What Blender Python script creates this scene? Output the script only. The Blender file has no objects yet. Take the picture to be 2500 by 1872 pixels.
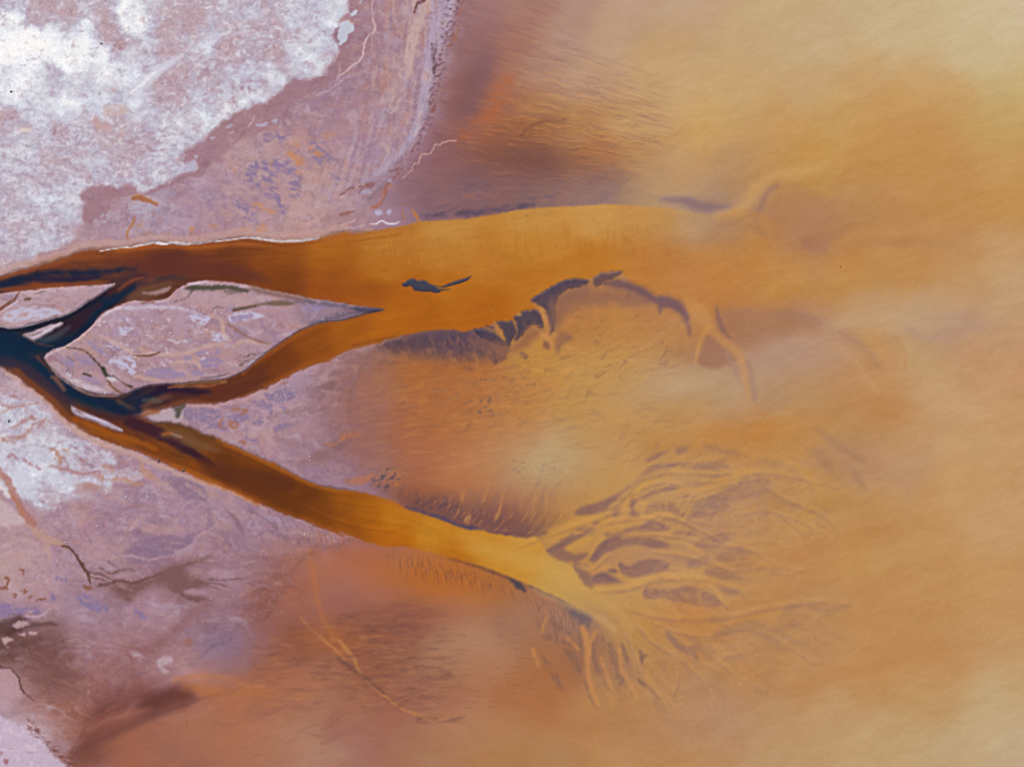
import bpy, bmesh, math, random
import numpy as np
from mathutils import Vector, Matrix

scene = bpy.context.scene
M_PER = 0.16                                   # metres per plan unit; plan x to the east, plan y to the south
def at(u, v, z=0.0): return Vector(((u - 1250) * M_PER, (936 - v) * M_PER, z))

# ------------------------------------------------------------------ camera: straight down from a drone
cam_d = bpy.data.cameras.new('camera'); cam = bpy.data.objects.new('camera', cam_d); scene.collection.objects.link(cam)
cam_d.sensor_width = 36.0; cam_d.lens = 24.0
cam.location = (0, 0, 2500 * M_PER * 24.0 / 36.0); cam.rotation_euler = (0, 0, 0)
cam_d.clip_start = 1.0; cam_d.clip_end = 20000.0
scene.camera = cam
# ------------------------------------------------------------------ daylight
ELEV, AZ = math.radians(44), math.radians(-16)   # sun in the north, its glint well outside the frame
world = bpy.data.worlds.new('World'); scene.world = world; world.use_nodes = True
nt = world.node_tree; nt.nodes.clear()
sky = nt.nodes.new('ShaderNodeTexSky'); sky.sky_type = 'NISHITA'; sky.sun_disc = False
sky.sun_elevation = ELEV; sky.sun_rotation = AZ
sky.altitude = 600; sky.air_density = 1.0; sky.dust_density = 1.5; sky.ozone_density = 1.0
bg = nt.nodes.new('ShaderNodeBackground'); bg.inputs['Strength'].default_value = 0.1
wo = nt.nodes.new('ShaderNodeOutputWorld'); nt.links.new(sky.outputs[0], bg.inputs[0]); nt.links.new(bg.outputs[0], wo.inputs[0])
sun_d = bpy.data.lights.new('sun', 'SUN'); sun_d.energy = 4.5; sun_d.angle = math.radians(.53); sun_d.color = (1.0, .955, .89)
sun = bpy.data.objects.new('sun', sun_d); scene.collection.objects.link(sun)
d_ = Vector((math.sin(AZ) * math.cos(ELEV), math.cos(AZ) * math.cos(ELEV), math.sin(ELEV)))
sun.rotation_euler = d_.to_track_quat('Z', 'Y').to_euler(); sun.location = d_ * 400
scene.view_settings.view_transform = 'Standard'; scene.view_settings.look = 'None'
scene.view_settings.exposure = 0.0; scene.view_settings.gamma = 1.0
scene.view_settings.use_curve_mapping = False
scene.cycles.transparent_max_bounces = 12; scene.cycles.pixel_filter_type = 'BLACKMAN_HARRIS'; scene.cycles.filter_width = 1.05
GAIN = np.array([1.23, 1.25, 1.285])               # what the daylight above makes of a white card lying flat
# ------------------------------------------------------------------ plan survey tools (all plan coordinates: 1 unit = 0.16 m)

def pts(s):
    return [tuple(float(c) for c in p.split(',')) for p in s.split()]

SURVEY = {1: (0, 0, .38043), 2: (830, 0, .38043), 3: (1660, 0, .38043), 4: (0, 620, .38043), 5: (830, 620, .38043),
          6: (1660, 620, .38043), 7: (0, 1242, .38043), 8: (830, 1242, .38043), 9: (1660, 1242, .38043),
          11: (0, 0, .23551), 12: (1250, 1050, .27174), 13: (900, 1150, .23551), 14: (0, 960, .19022), 0: (0, 0, 1.0)}

def S(k, s):
    ox, oy, f = SURVEY[k]
    return [(ox + f * x, oy + f * y) for x, y in pts(s)]

def sstep(a, b, x):
    t = np.clip((x - a) / (b - a), 0, 1)
    return t * t * (3 - 2 * t)

_tab = {}
def _table(seed):
    if seed not in _tab:
        r = np.random.RandomState(seed)
        a = r.rand(65536).astype(np.float32) * 2 * np.pi
        _tab[seed] = (np.cos(a), np.sin(a))
    return _tab[seed]

def perlin(x, y, seed):
    gx, gy = _table(seed % 12)
    x = x + (seed * 37.7); y = y + (seed * 91.3)
    xf = np.floor(x); yf = np.floor(y)
    xi = xf.astype(np.int32); yi = yf.astype(np.int32)
    fx = (x - xf).astype(np.float32); fy = (y - yf).astype(np.float32)
    u = fx * fx * fx * (fx * (fx * 6 - 15) + 10); v = fy * fy * fy * (fy * (fy * 6 - 15) + 10)
    x0 = xi & 255; x1 = (xi + 1) & 255; y0 = (yi & 255) << 8; y1 = ((yi + 1) & 255) << 8
    def g(ix, iy, dx, dy):
        k = ix + iy
        return gx[k] * dx + gy[k] * dy
    a = g(x0, y0, fx, fy); b = g(x1, y0, fx - 1, fy)
    c = g(x0, y1, fx, fy - 1); d = g(x1, y1, fx - 1, fy - 1)
    a = a + u * (b - a); c = c + u * (d - c)
    return (a + v * (c - a)) * 1.5

def fbm(x, y, scale, octs=3, seed=1, ang=0.0, stretch=1.0, warp=0.0, gain=0.5):
    """fractal noise about -1..1; features `scale` units wide and `stretch` times as long along direction ang (degrees)"""
    if warp:
        wx = perlin(x / (scale * 2.2), y / (scale * 2.2), seed + 5); wy = perlin(x / (scale * 2.2), y / (scale * 2.2), seed + 9)
        x = x + wx * warp; y = y + wy * warp
    if stretch != 1.0 or ang:
        c, s = math.cos(math.radians(ang)), math.sin(math.radians(ang))
        x, y = (x * c + y * s) / stretch, -x * s + y * c
    out = 0; amp = 1.0; tot = 0; f = 1.0 / scale
    for o in range(octs):
        out = out + amp * perlin(x * f, y * f, seed + o); tot += amp; amp *= gain; f *= 2.03
    return out / (tot ** 0.8)

class Plan:
    """colour, salt and water-opacity survey of the delta on a rectangular (unevenly spaced) grid"""
    def __init__(s, u, v):
        s.u = np.asarray(u, np.float32); s.v = np.asarray(v, np.float32)
        s.X, s.Y = np.meshgrid(s.u, s.v)
        s.C = np.zeros(s.X.shape + (3,), np.float32)
    def box(s, a, b, c, d):
        i0, i1 = np.searchsorted(s.u, (a, c)); j0, j1 = np.searchsorted(s.v, (b, d))
        return (slice(j0, j1), slice(i0, i1))
    def xy(s, sl): return s.X[sl], s.Y[sl]
    def full(s): return (slice(0, len(s.v)), slice(0, len(s.u)))
    # -- interpolated fields from spot readings
    def field(s, readings, r=55.0, power=2.2):
        P = np.array([q[:2] for q in readings], np.float32); V = np.array([q[2:] for q in readings], np.float32)
        cu = np.unique(np.concatenate([[s.u[0]], np.clip(np.arange(-420, 2930, 14), s.u[0], s.u[-1]), [s.u[-1]]]))
        cv = np.unique(np.concatenate([[s.v[0]], np.clip(np.arange(-420, 2300, 14), s.v[0], s.v[-1]), [s.v[-1]]]))
        gx, gy = np.meshgrid(cu, cv)
        num = np.zeros(gx.shape + (V.shape[1],)); den = np.zeros(gx.shape)
        for p, val in zip(P, V):
            d2 = ((gx - p[0]) ** 2 + (gy - p[1]) ** 2 + r * r) / 1e4
            w = d2 ** (-power); num += w[..., None] * val; den += w
        F = num / den[..., None]
        iu = np.clip(np.searchsorted(cu, s.u) - 1, 0, len(cu) - 2); fu = ((s.u - cu[iu]) / (cu[iu + 1] - cu[iu]))[None, :, None]
        iv = np.clip(np.searchsorted(cv, s.v) - 1, 0, len(cv) - 2); fv = ((s.v - cv[iv]) / (cv[iv + 1] - cv[iv]))[:, None, None]
        R0 = F[iv] * (1 - fv) + F[iv + 1] * fv
        return (R0[:, iu] * (1 - fu) + R0[:, iu + 1] * fu).astype(np.float32)
    # -- signed distance to a smooth closed outline (negative inside), distances kept up to pad
    @staticmethod
    def spline(p, closed, n=4):
        p = np.array(p, float); m = len(p)
        if m < 3: return p
        out = []
        rng = range(m) if closed else range(m - 1)
        for i in rng:
            if closed: a, b, c, d = p[(i - 1) % m], p[i], p[(i + 1) % m], p[(i + 2) % m]
            else: a, b, c, d = p[max(i - 1, 0)], p[i], p[i + 1], p[min(i + 2, m - 1)]
            for k in range(n):
                t = k / n
                out.append(0.5 * (2 * b + (c - a) * t + (2 * a - 5 * b + 4 * c - d) * t * t + (3 * b - a - 3 * c + d) * t ** 3))
        if not closed: out.append(p[-1])
        return np.array(out)
    def segdist(s, q, sl, pad, widths=None):
        i0, j0 = sl[1].start, sl[0].start
        D = np.full((sl[0].stop - j0, sl[1].stop - i0), pad, np.float32)
        for k in range(len(q) - 1):
            a, b = q[k], q[k + 1]
            w = 0 if widths is None else max(widths[k], widths[k + 1])
            t = s.box(min(a[0], b[0]) - pad - w, min(a[1], b[1]) - pad - w, max(a[0], b[0]) + pad + w, max(a[1], b[1]) + pad + w)
            t = (slice(max(t[0].start, j0), min(t[0].stop, sl[0].stop)), slice(max(t[1].start, i0), min(t[1].stop, sl[1].stop)))
            if t[0].stop <= t[0].start or t[1].stop <= t[1].start: continue
            x, y = s.u[t[1]][None, :], s.v[t[0]][:, None]
            dx, dy = b[0] - a[0], b[1] - a[1]; L = dx * dx + dy * dy + 1e-9
            h = np.clip(((x - a[0]) * dx + (y - a[1]) * dy) / L, 0, 1)
            d = np.sqrt((x - a[0] - h * dx) ** 2 + (y - a[1] - h * dy) ** 2)
            if widths is not None: d = d - (widths[k] + (widths[k + 1] - widths[k]) * h)
            o = (slice(t[0].start - j0, t[0].stop - j0), slice(t[1].start - i0, t[1].stop - i0))
            np.minimum(D[o], d, out=D[o])
        return D
    def sdf(s, p, pad=40, smooth=True):
        q = s.spline(p, True) if smooth else np.array(p, float)
        q = np.vstack([q, q[:1]])
        sl = s.box(q[:, 0].min() - pad, q[:, 1].min() - pad, q[:, 0].max() + pad, q[:, 1].max() + pad)
        D = s.segdist(q, sl, pad)
        ins = np.zeros(D.shape, bool); vv = s.v[sl[0]]; uu = s.u[sl[1]]
        for a, b in zip(q[:-1], q[1:]):
            if a[1] == b[1]: continue
            lo, hi = (a, b) if a[1] < b[1] else (b, a)
            j0, j1 = np.searchsorted(vv, (lo[1], hi[1]))
            if j1 <= j0: continue
            xi = lo[0] + (vv[j0:j1] - lo[1]) * (hi[0] - lo[0]) / (hi[1] - lo[1])
            ins[j0:j1] ^= uu[None, :] < xi[:, None]
        return sl, np.where(ins, -D, D)
    def mix(s, sl, m, col):
        c = np.asarray(col, np.float32)
        s.C[sl] += m[..., None] * (c - s.C[sl])
    def mask_poly(s, p, soft=4, ja=0, js=30, seed=3, smooth=True, inner=None):
        pad = soft + 1.6 * ja + 4
        if inner: pad = max(pad, inner + 2)
        sl, d = s.sdf(p, pad, smooth)
        if ja: d = d + ja * fbm(*s.xy(sl), js, 4, seed, gain=.6)
        hi = soft; lo = -(inner if inner else soft)
        return sl, sstep(hi, lo, d)
    def poly(s, p, col, op=1.0, tex=None, **k):
        """fill an outline; tex=(scale, stretch, angle, low, high, seed) breaks the fill up with noise"""
        sl, m = s.mask_poly(p, **k)
        if tex:
            n = fbm(*s.xy(sl), tex[0], 4, tex[5], tex[2], tex[1], warp=tex[0] * .35)
            m = m * sstep(tex[3], tex[4], n)
        s.mix(sl, m * op, col); return sl, m
    def stroke(s, p, w, col, op=1.0, soft=3, ja=0, js=25, seed=4, tex=None, smooth=True):
        q = s.spline(p, False) if smooth else np.array(p, float)
        w = np.atleast_1d(np.asarray(w, float))
        W = np.interp(np.linspace(0, 1, len(q)), np.linspace(0, 1, len(w)), w) if len(w) > 1 else np.full(len(q), w[0])
        pad = soft + 1.6 * ja + 3; mw = W.max()
        sl = s.box(q[:, 0].min() - pad - mw, q[:, 1].min() - pad - mw, q[:, 0].max() + pad + mw, q[:, 1].max() + pad + mw)
        d = s.segdist(q, sl, pad, W)
        if ja: d = d + ja * fbm(*s.xy(sl), js, 3, seed)
        m = sstep(soft, -soft, d)
        if tex: m = m * sstep(tex[3], tex[4], fbm(*s.xy(sl), tex[0], 3, tex[5], tex[2], tex[1]))
        s.mix(sl, m * op, col); return sl, m
    def blob(s, x, y, rx, ry, ang, col, op=1.0, tex=None):
        """soft elliptical patch"""
        R = max(rx, ry) * 2.2; sl = s.box(x - R, y - R, x + R, y + R); X, Y = s.xy(sl)
        c, n = math.cos(math.radians(ang)), math.sin(math.radians(ang))
        a = ((X - x) * c + (Y - y) * n) / rx; b = (-(X - x) * n + (Y - y) * c) / ry
        m = np.exp(-(a * a + b * b))
        m *= sstep(.008, .05, m)
        if tex: m = m * sstep(tex[3], tex[4], fbm(X, Y, tex[0], 4, tex[5], tex[2], tex[1], warp=tex[0] * .35))
        s.mix(sl, m * op, col)
# ------------------------------------------------------------------ the delta: banks, islands, shoals
NORTH_BANK = (S(0, '-420,800 -200,736 -60,690') + S(4, '0,150 80,120 200,88 330,50 430,22') + S(1, '480,1618 600,1602 700,1596 800,1592 980,1562 1080,1563 1200,1571 1400,1546 1560,1526 1700,1541 1800,1549 1980,1541 2080,1521 2208,1490')
              + S(2, '100,1500 200,1482 400,1450 500,1424 640,1415 800,1405 900,1392 1000,1376 1100,1356 1200,1343 1300,1333 1400,1328 1500,1324 1600,1320 1750,1312')
              + S(3, '0,1345 90,1366 200,1376 300,1368 380,1340'))
SOUTH_EDGE = S(5, '2400,420 2208,345 2140,300 2040,275 1900,215 1800,118 1700,112 1640,138 1600,158 1500,160 1400,188 1300,248 1226,297 1290,372 1250,356 1165,370 1120,400 1112,428 1000,438 950,465 860,482 790,500 720,486 600,490 500,505 400,522 300,550 200,580 80,612 0,642')
MID_LOWER = S(4, '2100,690 2000,715 1950,732 1800,810 1700,862 1600,902 1500,932 1400,955 1300,962 1200,958 1100,985 1000,1005 930,1005 885,1032')
LOWER_NE = S(4, '940,1055 1000,1085 1150,1102 1300,1152 1500,1232 1700,1322 1900,1422 2050,1488 2208,1510') + S(5, '80,1518 150,1530 230,1548 300,1570 370,1600 450,1640') + S(8, '520,28 600,52 680,80 750,112 820,132 900,136 980,155 1050,165 1130,180 1200,192 1260,180')
LOWER_SW = S(8, '1700,745 1600,672 1450,592 1300,522 1180,470 1100,438 1000,398 850,350 700,310 600,282 500,262 400,240 300,246 220,225 150,206 0,150') + S(7, '2208,178 2120,142 2050,120 1980,88 1900,60 1820,28 1750,0') + S(4, '1600,1570 1500,1522 1400,1480 1300,1440 1200,1402 1100,1362 1000,1320 900,1275 800,1240 700,1205 600,1168 500,1110 440,1065 400,1036 360,985 300,930 200,860 100,782 0,722') + S(0, '-60,870 -200,800 -420,760')
RIVER_NORTH = NORTH_BANK + S(0, '1880,530 1960,600 1960,700 1850,745 1760,760') + SOUTH_EDGE + MID_LOWER + S(0, '330,1010 -30,830 -420,780')
RIVER_SOUTH = S(0, '-420,640 100,800 300,980 335,1012') + LOWER_NE + S(0, '1340,1345') + S(8, '1480,352 1550,462 1612,506 1850,474 2050,560') + S(0, '1640,1540 1560,1560') + LOWER_SW

ISLAND = S(4, '286,656 340,612 400,596 450,572 484,548 530,512 572,478 600,448 622,418 655,388 700,362 760,335 830,306 900,300 960,303 1030,294 1075,282 1120,240 1180,202 1280,178 1340,172 1400,176 1500,184 1600,202 1700,225 1800,246 1900,265 2000,288 2100,302 2208,318') + S(5, '60,325 150,338 220,348 282,355 220,372 150,392 60,416 0,428') + S(4, '2100,436 2020,455 1950,482 1880,520 1800,572 1750,605 1700,642 1640,695 1590,735 1550,762 1500,785 1450,802 1380,812 1300,818 1230,824 1150,832 1070,836 1000,840 940,850 880,868 830,890 780,906 700,906 620,900 560,882 500,862 450,830 400,792 360,755 330,728 300,690')
BAR_WEST = S(0, '-420,770 -200,745 -60,728') + S(4, '0,258 100,246 200,236 300,224 400,216 500,210 600,206 690,198 738,192 700,225 650,258 600,288 560,308 500,350 450,380 400,398 350,410 280,432 200,450 140,470 100,474 50,474 0,462') + S(0, '-60,795 -200,790 -420,800')
SLIVER = S(4, '148,520 200,500 260,478 320,455 392,440 402,450 360,478 300,515 240,548 205,552')
SLIVER_LOWER = S(4, '455,972 480,985 500,1012 560,1032 650,1062 720,1098 790,1136 740,1130 670,1104 600,1072 540,1055 490,1036 462,1005')
EYE_SHOAL = S(5, '398,194 420,180 440,164 470,158 500,170 545,170 575,190 620,206 660,206 700,188 760,168 800,156 845,142 810,172 770,188 700,206 660,216 610,206 650,226 710,226 650,236 630,250 570,240 520,238 480,234 462,210 440,206 420,212')
COMB_SHOALS = [S(5, '1005,438 1040,430 1080,436 1112,428 1120,450 1132,480 1128,520 1100,560 1080,600 1065,560 1050,510 1030,470'),
               S(5, '1118,402 1160,396 1164,374 1200,362 1250,358 1285,372 1298,400 1306,450 1290,480 1260,455 1225,462 1190,500 1150,540 1120,560 1135,500 1126,440'),
               S(5, '1226,297 1260,270 1300,245 1350,215 1400,188 1450,166 1510,158 1560,162 1600,178 1570,200 1520,215 1470,225 1420,255 1390,300 1380,340 1385,400 1380,450 1365,490 1345,510 1348,450 1335,400 1310,350 1270,325'),
               S(5, '860,485 900,478 940,488 980,500 1010,520 1040,545 1070,585 1020,580 970,560 920,540 880,515')]
CAP_SHOAL = S(5, '1620,180 1640,145 1690,122 1740,116 1805,112 1780,140 1740,160 1700,165 1670,200 1640,205')

# -- spot readings of the ground and lake colour (plan position, colour as seen from the air)
GROUND = pts('''1130,30,152,110,108 1250,30,164,122,106 1400,30,173,136,114 1550,40,184,150,116 1695,40,190,158,118 1921,30,194,168,120 2147,30,194,173,128 2373,30,200,182,136 2480,20,205,188,148
1250,120,163,115,95 1380,100,176,142,120 1500,120,186,152,116 1650,130,190,155,104 1800,110,194,164,114 2000,110,194,168,122 2200,110,196,172,124 2420,110,198,176,128
1320,180,172,136,114 1400,210,184,150,118 1600,210,193,157,102 1800,210,195,160,103 2000,200,194,162,110 2150,190,194,155,98 2280,190,193,152,92 2450,200,194,168,106
1330,290,172,122,76 1420,300,182,134,82 1550,300,191,152,96 1700,330,195,154,88 1900,330,195,150,88 2050,300,194,156,92 2200,260,194,146,80 2330,240,193,149,85 2450,300,192,158,92
1450,380,172,116,68 1550,400,184,136,80 1680,420,190,146,92 1600,470,178,142,98 1700,470,178,145,102 1800,450,182,140,88 1950,390,194,148,74 2100,400,191,140,72 2250,370,190,140,76 2450,400,192,146,80
1380,450,152,116,96 1250,450,142,106,100 1320,480,142,112,106 1450,480,146,116,104 1550,485,162,130,98 1720,505,150,122,106 1780,500,150,122,104 1950,460,188,142,72 2100,480,182,135,76 2300,480,187,138,76 2450,500,192,144,78
1900,520,174,126,82 1980,560,168,122,84 2080,540,178,130,80 2000,590,172,122,78 2200,560,180,130,74 2350,590,186,136,80 2450,600,192,150,98
1900,640,187,132,62 2050,640,186,130,62 2200,650,188,136,72 2350,680,190,148,94 2450,700,190,156,108 1750,700,188,128,62 1900,710,187,134,64 2050,720,188,134,64 2150,720,188,140,80
1760,770,170,116,76 1850,770,172,120,76 1930,780,164,116,82 2000,800,176,132,96 2100,790,184,148,108 2250,770,182,148,108 2350,800,176,140,112 2460,810,188,150,108
1700,820,186,132,68 1720,860,160,115,85 1830,820,168,118,80 1900,850,172,132,106 2000,850,178,140,108 2080,880,178,134,92 2150,850,190,142,82 2250,880,186,152,102 2400,880,190,146,98 2460,930,191,144,96
1640,930,182,148,100 1720,930,178,148,104 1780,960,180,150,112 1900,940,172,136,96 2000,960,180,142,94 2090,950,184,136,84 2150,980,184,130,74 2280,960,190,152,104 2450,1000,191,147,97
1660,1000,184,138,80 1800,1000,182,136,86 1950,1020,182,138,86 2050,1020,182,136,80 2200,1060,188,146,96 2380,1080,192,152,100
1740,1070,184,130,70 1850,1060,182,126,60 1950,1050,184,130,62 2080,1110,178,136,96 2200,1150,182,142,100 2350,1180,192,150,94 2480,1150,192,150,96
1900,1180,180,134,84 2000,1250,184,138,78 2150,1280,186,140,82 2300,1260,188,142,84 2450,1280,192,150,98 1850,1300,180,134,78 1950,1380,182,130,72 2100,1350,186,138,76 2250,1400,186,138,78 2420,1420,190,144,86
1740,1420,184,134,72 1700,1510,186,126,62 1850,1480,182,130,70 1980,1480,180,132,82 2150,1500,184,134,76 2300,1520,186,138,82 2450,1500,188,142,86
1750,1560,178,130,78 1850,1580,178,132,82 2000,1600,182,136,86 2150,1600,186,136,78 2300,1620,186,138,80 2450,1640,188,152,98
1700,1680,178,134,88 1800,1640,180,130,76 1950,1680,182,134,80 2100,1660,184,136,80 2250,1700,186,144,88 2400,1700,188,158,106 1750,1780,178,136,94 1900,1760,182,142,96 2050,1760,186,150,100 2200,1780,188,156,106 2400,1800,190,164,116 2480,1860,188,164,128
1700,1860,182,136,82 1900,1860,182,146,98 2100,1860,188,156,106 2300,1860,188,162,116
1600,1760,180,132,82 1500,1750,178,130,84 1400,1780,176,126,82 1500,1850,182,136,86 1350,1850,176,134,92 1650,1600,178,132,78 1600,1680,180,134,82 1500,1680,178,130,76
1020,900,170,110,76 1150,940,176,118,74 1000,1040,162,102,80 1080,1000,172,110,74 1300,880,188,140,76 1500,880,188,144,80 1500,790,186,134,72 1420,760,176,124,78 1600,760,178,126,74 1600,850,186,138,76 1640,930,184,148,100 1560,950,188,146,86 1400,950,190,146,84 1250,1000,186,132,80
1250,1080,184,134,92 1320,1120,188,162,120 1380,1130,184,154,108 1280,1160,180,142,104 1100,1130,184,124,82 1020,1100,178,116,84 1180,1080,180,124,84 1450,1080,188,146,92 1520,1030,190,144,84 1620,1080,186,138,74 1600,1010,186,142,86
920,960,162,108,92 940,1030,152,104,98 960,1130,160,106,80 930,1100,146,110,112 900,1000,152,116,122 1040,1190,150,96,70 1000,1180,160,100,72
1150,1200,178,122,82 1250,1200,176,126,92 1330,1210,176,130,92 1420,1180,184,140,88 1100,1240,140,92,80 1180,1260,142,96,84 1260,1260,148,98,80 1330,1240,158,108,78 1420,1230,180,130,76
1450,1290,192,142,70 1500,1200,186,142,80 1600,1250,186,142,82 1700,1200,184,140,82 1500,1330,190,140,74 1600,1350,182,136,86 1700,1330,180,136,94 1650,1420,190,148,84 1550,1440,192,148,76 1550,1300,180,132,84 1780,1250,178,134,88 1800,1400,182,132,80
830,1360,172,118,110 900,1390,172,112,78 960,1370,166,112,92 1000,1400,178,112,60 1060,1410,182,114,62 1130,1400,176,110,62 1200,1440,172,112,66 1060,1450,178,116,72 1150,1470,178,120,78 1240,1450,158,108,76 900,1440,170,110,92 950,1500,142,94,80 860,1500,146,96,86 1000,1480,156,104,82 1080,1500,168,116,92 1150,1540,174,126,98 1230,1480,168,122,92 1300,1480,164,118,94
1000,1540,144,94,76 900,1560,150,100,76 1050,1590,162,124,98 1100,1620,168,126,96 1180,1620,174,124,92 1250,1540,160,120,98 1320,1560,166,118,86 1380,1530,158,120,102 1430,1500,160,124,98 1300,1620,168,114,76 1360,1630,164,108,70 1420,1590,152,110,84 1500,1540,184,138,78 1560,1580,182,138,76 1500,1620,158,116,86 1600,1530,186,132,68 1450,1700,178,130,82 1250,1700,170,114,78 1340,1720,172,116,74
950,1640,150,104,82 1010,1680,158,110,90 900,1650,148,96,74 1100,1700,168,116,90 970,1740,160,106,86 850,1720,164,112,82 880,1800,160,110,96 1000,1810,164,118,92 1150,1780,172,124,92 1250,1800,174,128,88 1050,1860,168,124,92 1200,1860,176,130,88 830,1850,172,134,114
600,1730,178,114,76 660,1690,180,110,66 740,1690,176,114,80 560,1690,176,108,76 600,1790,176,120,88 700,1800,178,128,98 650,1860,172,122,94 500,1790,172,116,84 450,1840,164,110,84 380,1860,158,108,86 780,1810,178,140,110 740,1860,182,144,118 780,1740,166,118,90
770,1380,170,114,88 700,1400,160,116,112 740,1440,170,108,78 680,1460,154,104,92 770,1480,152,106,94 720,1510,148,98,84 660,1530,152,108,106 760,1550,154,98,70 620,1620,150,108,104 700,1600,146,94,72 780,1620,144,100,82 820,1560,176,112,66 680,1650,158,104,80 830,1440,156,104,92
230,480,175,142,152 250,520,178,148,162 300,470,180,155,165 340,515,188,182,204 280,570,185,160,172 200,590,190,165,175 400,520,180,155,172 450,470,178,148,165 500,450,185,160,178 540,420,180,150,168 560,400,190,160,165 600,380,192,165,170 650,370,198,170,168 700,350,195,160,160 640,430,168,146,166 700,420,170,146,166 620,470,182,154,164 700,480,198,165,160 780,430,200,166,156 760,320,194,156,150 800,350,194,156,144 820,300,180,150,165 780,270,170,144,164 720,270,166,134,148 830,220,168,140,160 830,160,165,132,148 760,520,200,165,158 600,540,185,155,165 520,540,182,152,165 850,500,185,155,165 860,440,190,165,175 880,350,178,148,168 900,270,186,146,148 920,180,180,145,150 880,120,160,125,140 920,60,175,140,150 960,100,170,135,150 1000,60,205,180,175 985,160,200,175,168 960,250,180,155,160 1010,200,180,160,180 1040,60,190,170,185 1050,130,180,165,188 1020,250,178,162,185 980,340,180,165,190 930,400,180,160,180 880,470,185,160,172
1090,60,144,108,122 1110,130,152,112,116 1080,200,152,106,110 1080,280,142,100,108 1030,320,146,106,114 1020,400,148,108,116 1000,470,150,112,118 960,520,150,118,126 1180,60,150,108,108 1200,130,160,108,95 1150,200,134,94,96 1150,270,126,92,94 1210,250,160,102,76 1190,300,174,106,66 1130,310,160,104,80 1240,200,166,114,90 1200,370,148,94,72 1100,380,140,98,98 1300,380,134,90,76 1250,400,140,94,78 1100,430,150,106,104 1160,460,126,98,102 1100,490,148,108,106 1050,520,126,98,106 1270,330,164,108,70
880,570,176,142,142 920,530,160,132,146 800,545,190,158,160
100,1300,185,155,165 150,1340,180,150,165 60,1360,190,165,172 40,1400,194,164,162 100,1430,185,155,165 200,1300,178,145,158 300,1290,172,140,155 380,1340,160,134,156 340,1330,156,132,154 450,1280,180,150,168 280,1370,190,160,172 400,1390,165,130,135 300,1420,148,114,114 480,1370,155,118,120 520,1330,165,132,145 600,1300,160,132,148 700,1290,165,138,155 560,1400,174,142,155 640,1380,158,124,130 420,1440,148,112,112 480,1450,175,145,158 300,1480,165,132,145 220,1470,166,142,160 320,1500,185,155,170 400,1520,182,152,172 500,1490,158,120,124 430,1550,152,114,116 550,1520,158,126,140 560,1580,150,124,138 520,1570,152,124,140 600,1590,146,118,126 250,1560,170,138,152 200,1600,166,126,132 300,1620,155,115,112 350,1590,165,125,130 180,1530,182,152,164 100,1620,124,90,82 50,1560,112,78,72 20,1600,104,74,70 130,1560,120,84,78 160,1650,144,104,100 80,1680,165,125,120 220,1680,158,112,106 20,1660,196,162,162 30,1700,194,168,180 40,1790,212,198,214 100,1830,206,190,208 20,1850,200,182,202 140,1720,166,120,108 300,1640,160,114,110 420,1640,182,146,150 480,1610,184,148,146 400,1600,165,126,128 540,1640,172,126,118 170,1780,158,106,88 200,1840,146,92,74 300,1860,164,102,74 180,1870,186,150,156 300,1800,160,104,80
60,1500,165,140,165 120,1520,190,160,168
400,1010,175,150,160 450,1010,172,147,165 500,1000,185,155,162 550,1010,174,146,165 600,1000,185,155,165 650,960,182,155,170 700,930,175,150,170 780,900,185,155,165 830,890,172,142,152 760,950,170,138,145 650,1050,188,158,165 700,1080,180,148,158 760,1100,172,140,152 800,1000,162,126,132 850,950,156,120,126 850,1100,155,122,132 880,1180,150,126,148 940,870,142,112,112 900,860,152,126,136 1000,850,122,96,94 1060,830,112,92,100 800,1150,164,134,152
150,1150,205,195,208 300,1180,172,142,156 60,1000,200,180,190 400,1180,178,150,166 560,1240,182,152,165 500,1220,176,148,160 640,1270,176,148,168 750,1310,176,146,158
450,800,188,160,166 600,800,184,158,166 300,800,186,160,168 700,780,186,154,162 800,755,160,140,152 150,750,190,164,170 400,900,180,150,158 250,900,182,154,160 550,870,184,152,156''')
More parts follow.
